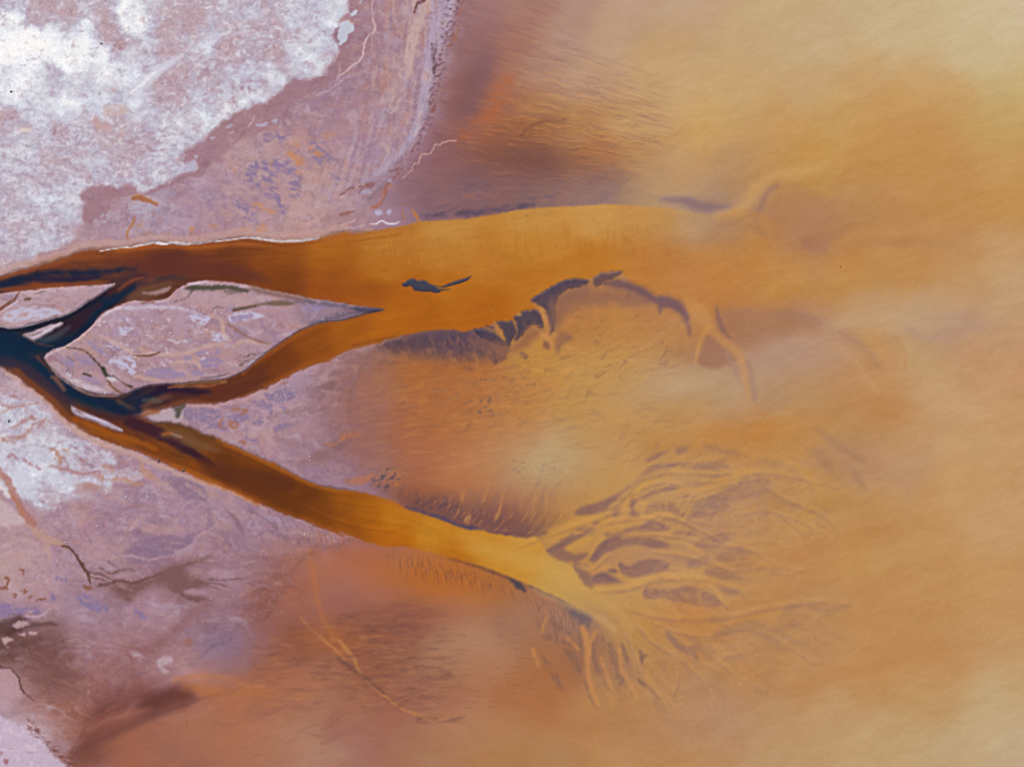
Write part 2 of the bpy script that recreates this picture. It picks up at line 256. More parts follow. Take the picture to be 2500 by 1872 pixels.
RIVER = pts('''-100,750,40,38,60 0,665,122,66,44 0,690,84,50,50 100,655,124,68,45 250,630,118,66,42 300,612,150,84,44 340,605,140,76,44 400,622,96,52,48 400,655,92,50,46 420,690,96,56,46 500,600,128,70,40 560,620,108,58,36 560,665,112,60,36 650,640,134,74,34 600,590,128,72,40 700,610,146,84,36 700,690,126,68,32 800,600,172,106,42 800,650,158,92,36 800,710,154,84,30 950,590,180,120,54 950,650,176,112,46 900,730,162,92,32 1000,720,172,102,36 1100,620,184,124,56 1100,560,188,136,70 1100,700,178,110,42 1200,650,182,120,52 1200,740,176,106,40 1300,600,188,128,56 1300,540,190,140,74 1300,680,182,116,46 1450,540,194,144,76 1450,630,184,120,46 1600,550,192,140,68 1600,620,186,122,50 1600,665,186,120,50 1800,560,188,132,64 1800,640,186,124,54 1750,720,186,124,56 1950,600,176,124,74 1950,690,188,134,64 1700,520,192,148,84
380,960,62,42,48 330,985,34,40,58 450,965,82,48,42 520,955,98,52,40 600,925,98,54,38 680,870,116,62,34 760,830,142,80,32 850,810,160,94,34 950,785,174,104,34 1050,780,172,102,34 1150,770,176,104,40
30,840,18,40,60 0,870,24,42,62 100,890,44,42,58 160,930,24,38,60 230,975,20,38,60 300,995,28,40,58 205,1015,112,64,42 130,950,92,56,50 60,905,76,52,56 20,900,100,64,60 300,1035,90,50,42 340,1050,84,46,38 300,1075,146,84,40 250,1050,138,78,36 400,1105,124,68,34 430,1060,104,70,44 480,1135,136,76,36 460,1080,100,66,42 540,1140,104,58,32 600,1205,126,68,30 660,1165,108,60,30 700,1190,116,62,28 750,1210,104,58,26 700,1250,126,72,28 780,1250,124,70,28 640,1130,120,66,34 850,1215,152,90,32 850,1290,142,82,28 900,1260,166,100,36 960,1260,186,120,44 960,1320,176,104,34 1060,1300,190,130,50 1150,1330,194,138,60 1120,1360,180,112,40 1220,1365,194,138,58 1290,1370,196,142,64 1350,1410,196,154,84 1400,1450,194,154,88 1470,1500,194,150,84 1550,1530,194,148,76
130,800,52,34,44 60,815,40,44,50 120,835,34,46,56 200,780,46,34,46 260,730,40,34,50 330,690,60,40,50 300,715,76,50,48 350,715,122,78,62 400,705,96,60,48''')
# -- spot readings of how much salt crust covers the flats (1 = solid white)
SALT = pts('''40,110,1.2 100,100,1.15 180,115,1.0 150,150,1.02 240,140,.9 20,60,.92 10,20,.6 100,30,.14 180,40,.16 250,60,.12 270,25,.3 205,55,.85 310,35,1.0 325,60,.92 290,120,.1 330,150,.58 400,60,.24 420,90,.18 450,30,.3 560,60,.34 640,40,.42 720,30,.55 800,20,.82 760,60,.6 500,110,.7 480,90,.35 560,120,.28 650,110,.32 680,110,.3 740,100,.66 700,150,.55 780,130,.62 250,190,.85 350,180,.75 400,210,.28 450,180,.24 430,230,.28 520,200,.48 600,200,.58 680,180,.64 60,200,.8 130,200,.6 200,210,.66 30,230,.85 100,260,.78 20,290,.3 150,270,.8 240,250,.72 285,270,.5 330,230,.72 420,260,.4 500,250,.62 560,240,.68 60,320,.62 150,325,.34 100,360,.6 200,340,.55 260,320,.48 330,330,.55 380,300,.58 450,290,.7 500,300,.75 350,350,.4 430,340,.75 470,330,.8 300,370,.55 100,410,.52 200,400,.55 50,390,.65 350,420,.6 400,410,.8 440,410,.72 150,440,.55 60,450,.7 100,480,.8 180,470,.75 30,510,.55 80,560,.62 150,520,.74 180,550,.5 40,600,.5 20,640,.48
20,970,.6 40,1000,.58 20,1030,.66 60,1040,.56 100,1010,.55 130,1040,.5 20,1080,.7 90,1110,.72 40,1120,.6 60,1170,.82 80,1200,.78 130,1150,.72 150,1170,.78 120,1200,.5 110,1230,.48 40,1220,.5 10,1230,.75 20,1270,.75 180,1120,.5 220,1160,.4 260,1110,.45 200,1220,.22 300,1200,.16 300,1150,.3 350,1220,.25 170,1250,.18 250,1270,.12 60,1290,.4''')
# ------------------------------------------------------------------ painting the survey
SALT_EDGE = S(0, '-600,-600 880,-600 850,-20') + S(1, '2235,40 2205,110 2140,225 2125,250 2165,300 2175,350 2110,430 2100,470 2040,500 1990,515 1890,510 1830,565 1790,600 1720,650 1690,665 1600,690 1500,740 1430,790 1340,868 1310,880 1290,915 1240,945 1180,975 1190,1000 1140,1030 1190,1050 1250,1040 1265,1080 1200,1110 1100,1155 1000,1200 960,1230 890,1235 845,1170 800,1190 760,1212 700,1190 650,1188 600,1195 560,1210 555,1245 510,1262 545,1300 530,1340 545,1375 530,1410 545,1435 500,1470 480,1530 400,1580 250,1640') + S(0, '0,700 -600,820')
SALT_SOUTH = S(14, '-1500,-200 -300,-100 0,0 250,60 480,130 560,220 700,330 800,480 950,580 1080,640 1300,720 1500,830 1520,890 1400,920 1480,1000 1700,980 1850,1060 1750,1130 1500,1150 1420,1260 1350,1270 1280,1180 1100,1160 950,1170 1000,1260 1110,1290 900,1370 700,1440 560,1490 420,1420 300,1350 200,1310 100,1330 -100,1000 -300,900 -1500,700')

def ramp(s, stops):
    out = np.empty(s.shape + (3,), np.float32); xs = [q[0] for q in stops]
    for c in range(3): out[..., c] = np.interp(s, xs, [q[1][c] for q in stops])
    return out

def paint(P):
    X, Y = P.X, P.Y
    full = P.full()
    inframe = sstep(900, 200, np.maximum(np.maximum(-X, X - 2500), np.maximum(-Y, Y - 1872)))
    g = P.field([tuple(q) for q in GROUND], r=78, power=3.2)
    rv = P.field(RIVER, r=34, power=2.6)
    def wander(F, du, dv):
        fi = np.clip(np.interp((X + du).ravel(), P.u, np.arange(len(P.u))), 0, len(P.u) - 1.001).reshape(X.shape)
        fj = np.clip(np.interp((Y + dv).ravel(), P.v, np.arange(len(P.v))), 0, len(P.v) - 1.001).reshape(X.shape)
        i0 = fi.astype(int); j0 = fj.astype(int); a = (fi - i0).astype(np.float32); b = (fj - j0).astype(np.float32)
        def one(F):
            aa, bb = (a[..., None], b[..., None]) if F.ndim == 3 else (a, b)
            return (F[j0, i0] * (1 - aa) + F[j0, i0 + 1] * aa) * (1 - bb) + (F[j0 + 1, i0] * (1 - aa) + F[j0 + 1, i0 + 1] * aa) * bb
        return [one(f) for f in F]
    g = wander([g], 75 * inframe * fbm(X, Y, 210, 5, 81, -12, 1.8, gain=.58), 48 * inframe * fbm(X, Y, 190, 5, 87, -12, 2.2, gain=.58))[0]
    C = P.C; C[:] = g
    # broad mottling of the mud flats and of the lake water
    lakeM = np.zeros(X.shape, np.float32)
    sl, m = P.mask_poly(LAKE, soft=70, ja=26, js=70, seed=17, smooth=False); lakeM[sl] = m
    n = fbm(X, Y, 46, 5, 2, 12, 1.8, warp=30)
    C += ((n * 13)[..., None] * np.array([1, .95, .95])) * (1 - lakeM * .72)[..., None]
    n = fbm(X, Y, 16, 4, 8, 8, 1.8)
    C += ((n * 9)[..., None] * np.array([1, .95, .9])) * (1 - lakeM)[..., None]
    n = fbm(X, Y, 150, 3, 21, -14, 2.4, warp=80)
    C += (n * 4.5)[..., None] * lakeM[..., None] * np.array([.8, 1, 1.2])
    # swirling bands of silt and evaporite on the bare flats
    wx = fbm(X, Y, 120, 3, 71) * 60; wy = fbm(X, Y, 120, 3, 77) * 60
    n = fbm(X + wx, Y + wy, 22, 5, 41, 14, 3.2, gain=.62); n2 = fbm(X + wx, Y + wy, 46, 4, 47, 14, 2.2, gain=.55)
    dry = (1 - lakeM) ** 2
    P.mix(full, dry * sstep(.12, .6, n) * .5, (158, 134, 156)); P.mix(full, dry * sstep(.1, .6, -n) * .42, (204, 174, 168)); P.mix(full, dry * sstep(.15, .6, n2) * .4, (196, 184, 200)); P.mix(full, dry * sstep(.2, .6, -n2) * .3, (186, 146, 140))
    def minerals(m, ang, seed, k=1.0):
        wx = 26 * fbm(X, Y, 70, 3, seed + 3) + 7 * fbm(X, Y, 16, 3, seed + 6); wy = 26 * fbm(X, Y, 70, 3, seed + 4) + 7 * fbm(X, Y, 16, 3, seed + 7)
        a = fbm(X + wx, Y + wy, 40, 6, seed, ang, 2.2, gain=.62); b = fbm(X + wx, Y + wy, 24, 6, seed + 1, ang, 2.0, gain=.64); c = fbm(X - wy, Y + wx, 60, 6, seed + 2, ang, 2.6, gain=.6)
        P.mix(full, m * sstep(.16, .3, a) * .5 * k, (156, 132, 154)); P.mix(full, m * sstep(.2, .3, b) * .45 * k, (198, 186, 197)); P.mix(full, m * sstep(.2, .34, -a) * .5 * k, (194, 158, 146)); P.mix(full, m * sstep(.26, .36, -b) * .45 * k, (162, 124, 126)); P.mix(full, m * sstep(.26, .4, c) * .4 * k, (198, 166, 156))
        l1 = 1 - np.abs(c + .1) * 7; l2 = 1 - np.abs(b - .05) * 6
        P.mix(full, m * sstep(.35, .9, l1) * sstep(-.1, .3, a) * .36 * k, (204, 182, 180)); P.mix(full, m * sstep(.4, .9, l2) * sstep(-.05, .3, -c) * .42 * k, (148, 112, 112))
    minerals(dry * sstep(40, 400, Y + .3 * X) * (1 - .72 * sstep(1330, 1480, Y + .12 * X)) * (1 - .6 * sstep(560, 760, X) * sstep(850, 950, Y)), 14, 101, .75)
    # ---- salt crust, north-west and south-west
    salt = P.field(SALT, r=16, power=2.6)[..., 0]
    salt = wander([salt], 34 * inframe * fbm(X, Y, 80, 5, 91, gain=.6), 30 * inframe * fbm(X, Y, 80, 5, 95, gain=.6))[0]
    salt = salt - .09 * sstep(230, 380, Y) * sstep(700, 500, Y)
    salt = salt + .05 * sstep(360, 200, Y)
    salt = salt + .1 * np.exp(-(((X - 150) / 170) ** 2 + ((Y - 130) / 110) ** 2)) + .04
    salt = salt + .4 * fbm(X, Y, 52, 6, 5, 10, 1.5, warp=44, gain=.62) + .15 * fbm(X, Y, 11, 3, 12, 14, 1.6, warp=8, gain=.7) + .13 * fbm(X, Y, 5, 2, 15, 10, 1.4) * sstep(1.1, .7, salt) - .03
    STOPS = [(-.2, (176, 146, 152)), (.12, (191, 166, 171)), (.3, (198, 181, 189)), (.48, (194, 185, 200)), (.66, (204, 207, 222)), (.86, (223, 229, 240)), (1.04, (248, 252, 254)), (1.3, (255, 255, 255))]
    saltcol = ramp(salt, STOPS)
    cr = fbm(X, Y, 20, 5, 191, 12, 1.3, warp=16, gain=.6); saltcol += (sstep(.2, .9, 1 - np.abs(cr) * 6) * 8 - sstep(.3, .9, 1 - np.abs(cr - .22) * 6) * 8)[..., None]
    hue = fbm(X, Y, 80, 4, 44, warp=40); saltcol += (hue * 6)[..., None] * np.array([1, 0, -1.2])
    saltM = np.zeros(X.shape, np.float32); zoneM = np.zeros(X.shape, np.int8)
    for zi, (e, sf, ja) in enumerate(((SALT_EDGE, 6, 10), (SALT_SOUTH, 7, 10))):
        sl, m = P.mask_poly(e, soft=sf, ja=ja, js=26, seed=8)
        C[sl] += m[..., None] * (saltcol[sl] - C[sl]); saltM[sl] = np.maximum(saltM[sl], m); zoneM[sl] = np.where(m > .5, zi + 1, zoneM[sl])
    # crisp crust: broken plates, frost and bare mud between them
    zsalt = saltM.copy(); wx = 14 * fbm(X, Y, 40, 3, 231); wy = 14 * fbm(X, Y, 40, 3, 235)
    p1 = fbm(X + wx, Y + wy, 15, 6, 241, 10, 1.7, gain=.72); p2 = fbm(X - wy, Y + wx, 30, 6, 245, 14, 1.8, gain=.68); p3 = fbm(X, Y, 90, 3, 249)
    k_ = zsalt * sstep(1.25, .95, salt)
    P.mix(full, k_ * sstep(.12, .22, p1) * sstep(-.3, .2, p3) * .5, (186, 164, 176)); P.mix(full, k_ * sstep(.14, .24, -p1) * sstep(.2, .45, salt) * .6, (234, 236, 243)); P.mix(full, k_ * sstep(.2, .3, p2) * sstep(-.2, .3, -p3) * .5, (188, 184, 204)); P.mix(full, k_ * sstep(.22, .32, -p2) * sstep(.25, .5, salt) * .45, (222, 226, 237)); P.mix(full, zsalt * sstep(.3, .4, p1) * .35, (168, 138, 148))
    # mauve wash-over band under the crust edge
    band = S(1, '2240,200 2170,300 2180,350 2110,430 2040,500 1890,510 1800,595 1690,665 1500,740 1340,868 1290,915 1180,980 1190,1010 1265,1070 1000,1200 900,1240 860,1200 760,1212 560,1212 515,1262 545,1320 530,1420 600,1440 700,1390 720,1300 800,1260 960,1250 1150,1170 1290,1130 1360,1050 1430,1040 1480,960 1560,900 1650,860 1760,800 1830,760 1880,680 1960,610 2060,590 2120,520 2240,460')
    P.poly(band, (168, 134, 143), .8, soft=6, ja=9, js=20, seed=5, tex=(22, 1.8, -35, -.75, .05, 8))
    P.poly(band, (146, 108, 120), .5, tex=(26, 2.2, -35, .1, .7, 9), soft=6)
    for q in ('1470,800 1500,795 1480,818 1455,822', '1345,880 1380,882 1355,895', '1650,800 1720,785 1700,812 1640,812', '1740,780 1780,770 1775,790 1745,795', '1250,995 1275,1000 1260,1020 1245,1012', '1170,1015 1195,1025 1170,1035', '1205,1040 1255,1045 1262,1085 1225,1098 1195,1075'):
        P.poly(S(1, q), (190, 186, 206), .8, soft=1.6, ja=1.5, js=8)
    for q in ('1640,750 1630,775 1610,790 1595,808', '1605,790 1600,812', '1340,870 1320,872 1322,885', '1480,860 1500,845', '2180,420 2175,470 2165,520', '2165,330 2172,350 2166,372 2150,400', '1265,1050 1270,1078 1240,1100'):
        P.stroke(S(1, q), 1.0, (224, 200, 196), .75, soft=1.6)
    P.stroke(S(1, '1240,955 1180,978 1190,1004 1135,1030 1150,1048 1185,1062'), .9, (228, 210, 205), .7, soft=1.4)
    # beige and pink pans inside the crust
    for k, q, c in ((11, '1060,1110 1130,1088 1250,1095 1330,1102 1345,1150 1300,1165 1240,1200 1160,1222 1105,1228 1075,1190 1090,1150', (211, 192, 186)), (11, '940,1235 1000,1210 1030,1240 1100,1270 1160,1340 1120,1362 1050,1345 990,1360 970,1300', (205, 172, 170)), (11, '170,1370 220,1325 330,1340 290,1375 180,1390', (232, 222, 212)), (11, '1250,1360 1300,1370 1270,1410 1235,1395', (210, 186, 184)), (11, '1165,1430 1200,1440 1190,1475 1165,1465', (206, 188, 184)), (11, '1100,930 1160,905 1210,925 1190,950 1120,960', (212, 190, 188)), (1, '1275,290 1310,262 1355,272 1362,300 1330,318 1285,315', (226, 233, 243)), (11, '1845,470 1880,465 1895,490 1850,500', (224, 230, 240))):
        P.poly(S(k, q), c, .85, soft=3, ja=4, js=14, tex=(9, 1.5, 10, -.5, .1, 6))
    P.stroke(S(1, '860,590 930,540 1000,478 1060,430 1120,390 1180,355'), [9, 10, 9, 6, 2], (222, 226, 238), .8, soft=7, ja=2)
    P.stroke(S(1, '845,598 925,532 1000,468'), 3.5, (248, 250, 252), .7, soft=3, ja=2)
    P.stroke(S(1, '1150,335 1250,288 1330,228 1420,182 1490,178 1486,152 1640,140'), .9, (222, 192, 192), .8, soft=1.6, ja=.8, js=12)
    # deep mauve salt-free patches
    for q in ((600, 215, 40, 14, 10), (145, 322, 34, 12, 4), (288, 118, 24, 20, 0), (26, 292, 24, 9, -20), (345, 352, 40, 10, 6), (408, 205, 18, 26, 10), (660, 108, 34, 18, -30), (520, 160, 30, 12, -30)):
        P.blob(*q, (164, 126, 138), .75, tex=(7, 1.6, 8, -.1, .5, 4))
    # dark lavender stipple in the lower crust, drawn out along the wind
    P.poly(S(0, '0,330 170,310 330,330 430,340 420,400 330,440 190,520 150,600 0,640'), (170, 152, 172), .75, tex=(9, 2.2, 6, .18, .62, 3), soft=20)
    P.poly(S(0, '0,240 250,250 330,330 190,440 150,560 0,600'), (232, 234, 242), .4, tex=(8, 2.2, 8, .1, .7, 7), soft=20)
    P.poly(S(0, '280,310 450,320 500,330 430,420 330,440'), (176, 150, 170), .8, tex=(8, 4.5, -6, .1, .6, 6), soft=16)
    P.poly(S(1, '1420,180 2100,230 2000,480 1700,640 1300,860 1200,780 1100,560'), (178, 148, 160), .55, tex=(22, 1.8, -40, .05, .55, 2), soft=26)
    P.poly(S(1, '1900,30 2208,40 2150,200 2080,420 1900,480 1820,300'), (206, 212, 228), .7, tex=(12, 1.8, -55, -.1, .5, 6), soft=20)
    # ---- flats between the crust and the river
    P.poly(S(1, '1430,980 1560,905 1760,930 1880,990 2040,1080 2208,1150 2208,1400 1900,1440 1600,1440 1300,1460 1250,1250 1420,1120'), (198, 168, 166), .55, tex=(50, 1.5, 20, -.3, .4, 4), soft=18)
    for q in ('1560,1060 1640,1030 1740,1035 1840,1030 1900,1060 1890,1110 1800,1130 1760,1170 1700,1220 1650,1200 1580,1160', '1670,1200 1760,1180 1790,1240 1830,1300 1830,1380 1790,1370 1740,1290', '1490,1270 1560,1280 1640,1380 1660,1440 1560,1400', '1850,1150 1960,1130 1930,1200 1920,1270 1870,1270', '1980,920 2060,900 2110,960 2150,1030 2060,1060 2000,1010', '1690,860 1860,850 1830,910 1720,920', '1780,930 1880,940 1990,980 1950,1000', '2120,1110 2190,1150 2160,1180'):
        P.poly(S(1, q), (152, 134, 164), .95, tex=(9, 2.4, 24, -.12, .18, 5), soft=8, ja=4)
    for q in ('1690,1250 1780,1225 1850,1290 1810,1330', '1310,1250 1480,1230 1620,1330 1560,1440 1350,1400'):
        P.poly(S(1, q), (160, 138, 162), .6, tex=(12, 2, 15, .05, .3, 15), soft=12)
    for q, o in (('1830,985 1900,985 1960,1040 1930,1080 1880,1040', 1), ('1980,940 2030,960 2070,1000 2030,1010', .9), ('1630,1295 1690,1310 1700,1350 1650,1340', 1), ('1700,1340 1760,1350 1790,1380 1730,1370', .7), ('1885,925 1920,925 1910,950', .8), ('1900,1100 1960,1110 1940,1150', .5), ('1215,1460 1245,1455 1240,1490 1220,1500', .9), ('1350,1445 1400,1440 1390,1460', .8), ('1560,1475 1620,1455 1600,1490', .9), ('1640,1460 1690,1430 1720,1470 1680,1500 1640,1490', .9), ('2060,860 2140,840 2180,860 2100,900', .45), ('1060,1485 1085,1490 1075,1510', .8), ('920,1490 990,1488 980,1510 930,1508', .7), ('860,1440 930,1430 900,1460', .6), ('1470,1080 1510,1085 1500,1110', .6), ('1720,1040 1770,1030 1740,1070', .5)):
        P.poly(S(1, q), (208, 150, 104), o * .85, soft=5, ja=4, js=10, tex=(8, 1.5, 10, -.45, .25, 3))
    P.poly(S(1, '1150,1440 1900,1430 1900,1500 1200,1510'), (208, 152, 110), .7, tex=(14, 3, -8, .22, .55, 6), soft=8)
    P.poly(S(1, '845,1265 880,1250 930,1258 985,1285 1015,1305 1000,1320 960,1302 900,1285 850,1280'), (176, 116, 76), .85, soft=2.2, ja=2.2, js=9)
    P.stroke(S(1, '800,1270 850,1258 930,1248 990,1280 1022,1302'), .9, (225, 195, 180), .8, soft=1.5)
    P.stroke(S(1, '870,1400 850,1440 828,1480 815,1510 822,1545'), [1.5, 2.2, 2.2, 1.4], (190, 128, 74), .9, soft=1.6)
    P.stroke(S(1, '815,1300 812,1380 818,1450'), 1.2, (140, 112, 122), .6, soft=2, ja=2)
    P.poly(S(1, '820,1330 870,1290 960,1320 990,1370 930,1410 860,1390'), (190, 186, 204), .8, tex=(8, 1.5, 10, -.2, .2, 9), soft=4)
    P.poly(S(1, '600,1420 680,1360 730,1350 740,1380 650,1440'), (194, 192, 208), .7, tex=(7, 2, -40, -.1, .3, 9), soft=4)
    # creeks and pale strips near the ridge (north)
    P.poly(S(2, '590,-20 470,-20 470,60 490,90 440,240 420,330 400,430 372,500 440,505 470,420 500,250 525,160 560,90 600,40'), (206, 182, 176), .85, soft=4, ja=4, js=16)
    P.stroke(S(2, '420,320 400,430 370,500 345,600 320,720 360,700 390,640 430,600'), [1.5, 2.5, 4, 5, 5], (202, 178, 178), .7, soft=4, ja=5, js=12)
    P.stroke(S(2, '545,-10 520,15 500,30 492,55 485,80'), [5, 4, 3.4, 2.6, 2], (112, 72, 66), .92, soft=2, ja=2, js=8)
    P.stroke(S(2, '370,60 345,200 310,330 290,480 240,600'), 7, (196, 146, 124), .55, soft=12, ja=6, js=20, tex=(20, 3, 95, -.2, .4, 6))
    P.poly(S(2, '310,120 385,115 400,190 370,260 320,250'), (150, 122, 138), .6, tex=(8, 3, 96, -.1, .4, 4), soft=10)
    P.stroke(S(2, '215,-10 205,60 212,130 225,175 205,215 180,240 158,290 152,335 140,370 112,405 70,435 30,462 0,492') , [.8, 1.2, 1.8, 1.6, 1.2, 1.5], (230, 208, 206), .92, soft=1.5, ja=.8, js=8)
    P.stroke(S(1, '2208,520 2160,550 2090,590 2030,615'), 1.0, (220, 196, 196), .7, soft=1.6, ja=.8)
    for q in ('-10,180 10,150 50,140 85,160 80,195 50,215 40,260 10,290 -10,285', '70,95 100,65 115,75 90,105', '-20,70 20,60 15,110 -10,125', '130,20 140,10 135,40', '45,300 55,300 50,310'):
        P.poly(S(2, q), (206, 218, 230), .9, soft=1.6, ja=2, js=8)
    P.stroke(S(2, '40,142 70,145 85,165'), .9, (240, 214, 190), .8, soft=1.5)
    # the ridge: grey-lavender crest with a crumbling dark eastern face
    ridge = S(2, '600,-30 745,-30 735,60 700,180 655,290 615,340 605,450 590,560 570,690 530,800 470,900 420,980 330,1070 200,1160 130,1210 180,1140 300,1040 400,930 470,800 510,640 530,450 550,300 575,150')
    P.poly(ridge, (187, 174, 194), .9, soft=7, ja=5, js=14, seed=6)
    P.poly(ridge, (206, 190, 196), .6, tex=(16, 4, 100, .05, .5, 5), soft=5)
    face = S(2, '690,-30 780,-30 775,100 730,260 690,350 660,480 640,600 600,760 540,900 500,960 440,990 480,900 540,780 570,640 590,500 590,380 600,300 640,200')
    P.poly(face, (120, 84, 94), .85, tex=(7, 1.6, 150, -.05, .35, 3), soft=10)
    P.poly(face, (176, 160, 180), .7, tex=(6, 1.6, 150, .15, .5, 13), soft=10)
    P.stroke(S(2, '600,290 605,330 600,370 610,420 605,470'), 3.5, (92, 66, 80), .8, soft=5, ja=5, js=8)
    P.stroke(S(2, '770,60 760,170 740,240 700,300'), 4, (174, 108, 72), .7, soft=6, ja=4, tex=(8, 2, 80, -.2, .3, 4))
    P.stroke(S(2, '650,540 625,620 600,700 580,780'), 4, (168, 104, 84), .6, soft=6, ja=4, tex=(8, 2, 80, -.2, .3, 5))
    rs_, rm = P.mask_poly(S(0, '900,-40 1090,-40 1080,120 1050,260 1000,370 900,460 780,500 700,470 820,380 880,260 900,120'), soft=30)
    x, y = P.xy(rs_); bend = x + .00045 * (y - 60) ** 2 * np.where(y > 60, 1, .3); b1 = fbm(bend, y / 5, 11, 5, 111, gain=.65); b2 = fbm(bend, y / 4, 26, 5, 115, gain=.6)
    P.mix(rs_, rm * sstep(.05, .4, b1) * .45, (158, 128, 146)); P.mix(rs_, rm * sstep(.1, .4, -b1) * .5, (206, 178, 172)); P.mix(rs_, rm * sstep(.1, .4, b2) * .4, (186, 174, 194)); P.mix(rs_, rm * sstep(.2, .45, -b2) * .35, (192, 144, 124))
    # ---- wet northern shore: streaks drawn out towards the lake, converging downstream
    zone = S(0, '1060,-30 1330,-30 1420,120 1560,180 1640,300 1600,420 1420,470 1250,500 1050,520 960,540 980,420 1040,300 1080,160')
    sl = P.box(850, -60, 1800, 620); x, y = P.xy(sl)
    th = np.arctan2(y - 560, 2750 - x) * 1500; rr = np.hypot(x - 2750, y - 560)
    wv = 9 * fbm(x, y, 60, 3, 211); st = fbm(rr / 13, th + wv, 6.4, 4, 6, gain=.62); st2 = fbm(rr / 9, th, 19, 3, 18)
    zsl, zm = P.mask_poly(zone, soft=60); Z = np.zeros(st.shape, np.float32)
    # (same window for both: crop the zone mask into the streak window)
    j0 = max(zsl[0].start, sl[0].start); j1 = min(zsl[0].stop, sl[0].stop); i0 = max(zsl[1].start, sl[1].start); i1 = min(zsl[1].stop, sl[1].stop)
    Z[j0 - sl[0].start:j1 - sl[0].start, i0 - sl[1].start:i1 - sl[1].start] = zm[j0 - zsl[0].start:j1 - zsl[0].start, i0 - zsl[1].start:i1 - zsl[1].start]
    strong = np.exp(-(((x - 1320) / 260) ** 2 + ((y - 360) / 130) ** 2))
    P.mix(sl, Z * sstep(-.1, .8, st) * (.24 + .4 * strong), (124, 84, 70))
    P.mix(sl, Z * sstep(.1, .6, -st) * (.25 + .4 * strong), (192, 128, 86))
    P.mix(sl, Z * sstep(.0, .6, st2) * .25, (142, 100, 92))
    fan = np.exp(-(((x - 1480) / 170) ** 2 + ((y - 230) / 110) ** 2))
    P.mix(sl, Z * fan * sstep(.05, .6, st) * .35, (166, 128, 104)); P.mix(sl, Z * fan * sstep(.1, .5, -st) * .5, (205, 160, 104))
    P.stroke(S(2, '760,900 830,830 880,780 950,740 990,650 1040,560 1110,490'), [8, 14, 16, 20, 22, 16, 8], (176, 104, 64), .6, soft=14, ja=8, js=30, tex=(10, 4, 8, -.4, .2, 3))
    for q in ((1150, 210, 26, 60, 15, .55), (1140, 265, 34, 22, 0, .5), (1190, 150, 30, 60, 15, .3)): P.blob(*q[:5], (112, 84, 92), q[5])
    P.stroke(S(2, '1160,870 1200,830 1250,800 1300,785 1360,770'), [2, 3, 5, 4, 3], (128, 84, 68), .55, soft=5, ja=5, js=12)
    P.stroke(S(2, '1370,790 1440,770'), 5, (128, 88, 72), .4, soft=7, ja=4)
    P.stroke(S(2, '745,902 700,905 655,918 646,932 610,925 600,950 590,970 575,992 530,985 510,1020 508,1052 480,1050 462,1090 430,1118 400,1148'), [1.6, 1.1, .9, .9, .8], (222, 184, 164), .9, soft=1.4, ja=.6, js=6, smooth=False)
    for q in ('120,1200 180,1175 230,1180 160,1195 130,1240', '10,1250 60,1210 95,1205', '0,1380 90,1360', '210,1330 260,1310 290,1240 300,1190 380,1110', '330,1100 400,1080'):
        P.stroke(S(2, q), 2.2, (146, 92, 80), .7, soft=3, ja=2.5, js=9)
    P.stroke(S(2, '200,1330 250,1310 280,1240 320,1190'), 4, (196, 128, 96), .55, soft=6, ja=3)
    for q in ('225,1355 260,1350 275,1370 240,1385', '130,1230 180,1215 200,1240 150,1250', '300,1155 330,1150 325,1170', '300,1360 330,1350 320,1385'):
        P.poly(S(2, q), (186, 180, 200), .8, soft=2, ja=2, js=8)
    for q in ('90,1215 110,1195 150,1185', '0,1450 60,1430 100,1405', '0,1268 30,1262'): P.stroke(S(2, q), .8, (228, 205, 202), .8, soft=1.4, ja=1)
    for a, b, c in ((860, 1200, 25), (940, 1180, 20), (700, 1330, 30), (560, 1380, 18), (1000, 1340, 40), (1150, 1320, 40), (1280, 1270, 44), (850, 1350, 40)):
        P.blob(830 + a * .38, b * .38, c * .9, 7, -6, (96, 82, 100), .5, tex=(12, 3, -8, -.3, .3, 4))
    for q in ('1100,1330 1180,1240 1230,1190', '1290,1330 1380,1240 1420,1180', '1480,1310 1600,1200 1700,1130', '1640,1300 1760,1210 1860,1130', '1250,1190 1300,1130'):
        P.stroke(S(2, q), [5, 9, 5], (128, 104, 108), .42, soft=12, ja=6, js=30, tex=(10, 6, -35, -.3, .3, 8))
    P.stroke(S(2, '800,1260 900,1250 1000,1250'), 6, (178, 118, 88), .6, soft=9, ja=5, tex=(9, 4, -4, -.3, .3, 4))
    P.stroke(S(2, '560,1392 700,1375 850,1370 950,1362 1100,1335 1250,1315'), [2, 6, 7, 5, 6, 3], (86, 76, 92), .7, soft=6, ja=5, js=16, tex=(9, 4, -5, -.4, .2, 9))
    P.poly(S(3, '-120,1270 0,1265 80,1275 200,1310 330,1318 300,1345 180,1352 80,1340 0,1310 -120,1300'), (138, 108, 104), .75, soft=9, ja=4, js=40)
    P.blob(1640, 485, 50, 8, 5, (136, 108, 106), .5)
    P.stroke(S(2, '1990,1340 2100,1150 2150,1080 1990,1100'), 40, (184, 150, 98), .35, soft=40)
    # plume that curls north out of the main channel and the darker water behind it
    P.poly(S(3, '440,1450 470,1470 520,1450 530,1400 560,1300 600,1220 700,1180 780,1200 900,1290 1060,1480 1000,1580 880,1620 740,1610 600,1540 500,1480'), (170, 122, 80), .55, soft=24, ja=8, js=60)
    P.stroke(S(3, '450,1450 500,1480 540,1500 480,1420 520,1330 560,1240 620,1190'), [4, 7, 6, 7, 5], (148, 110, 92), .6, soft=8, ja=3)
    P.blob(1660 + 830 * .38, 1570 * .38, 52, 20, 5, (160, 112, 82), .7)
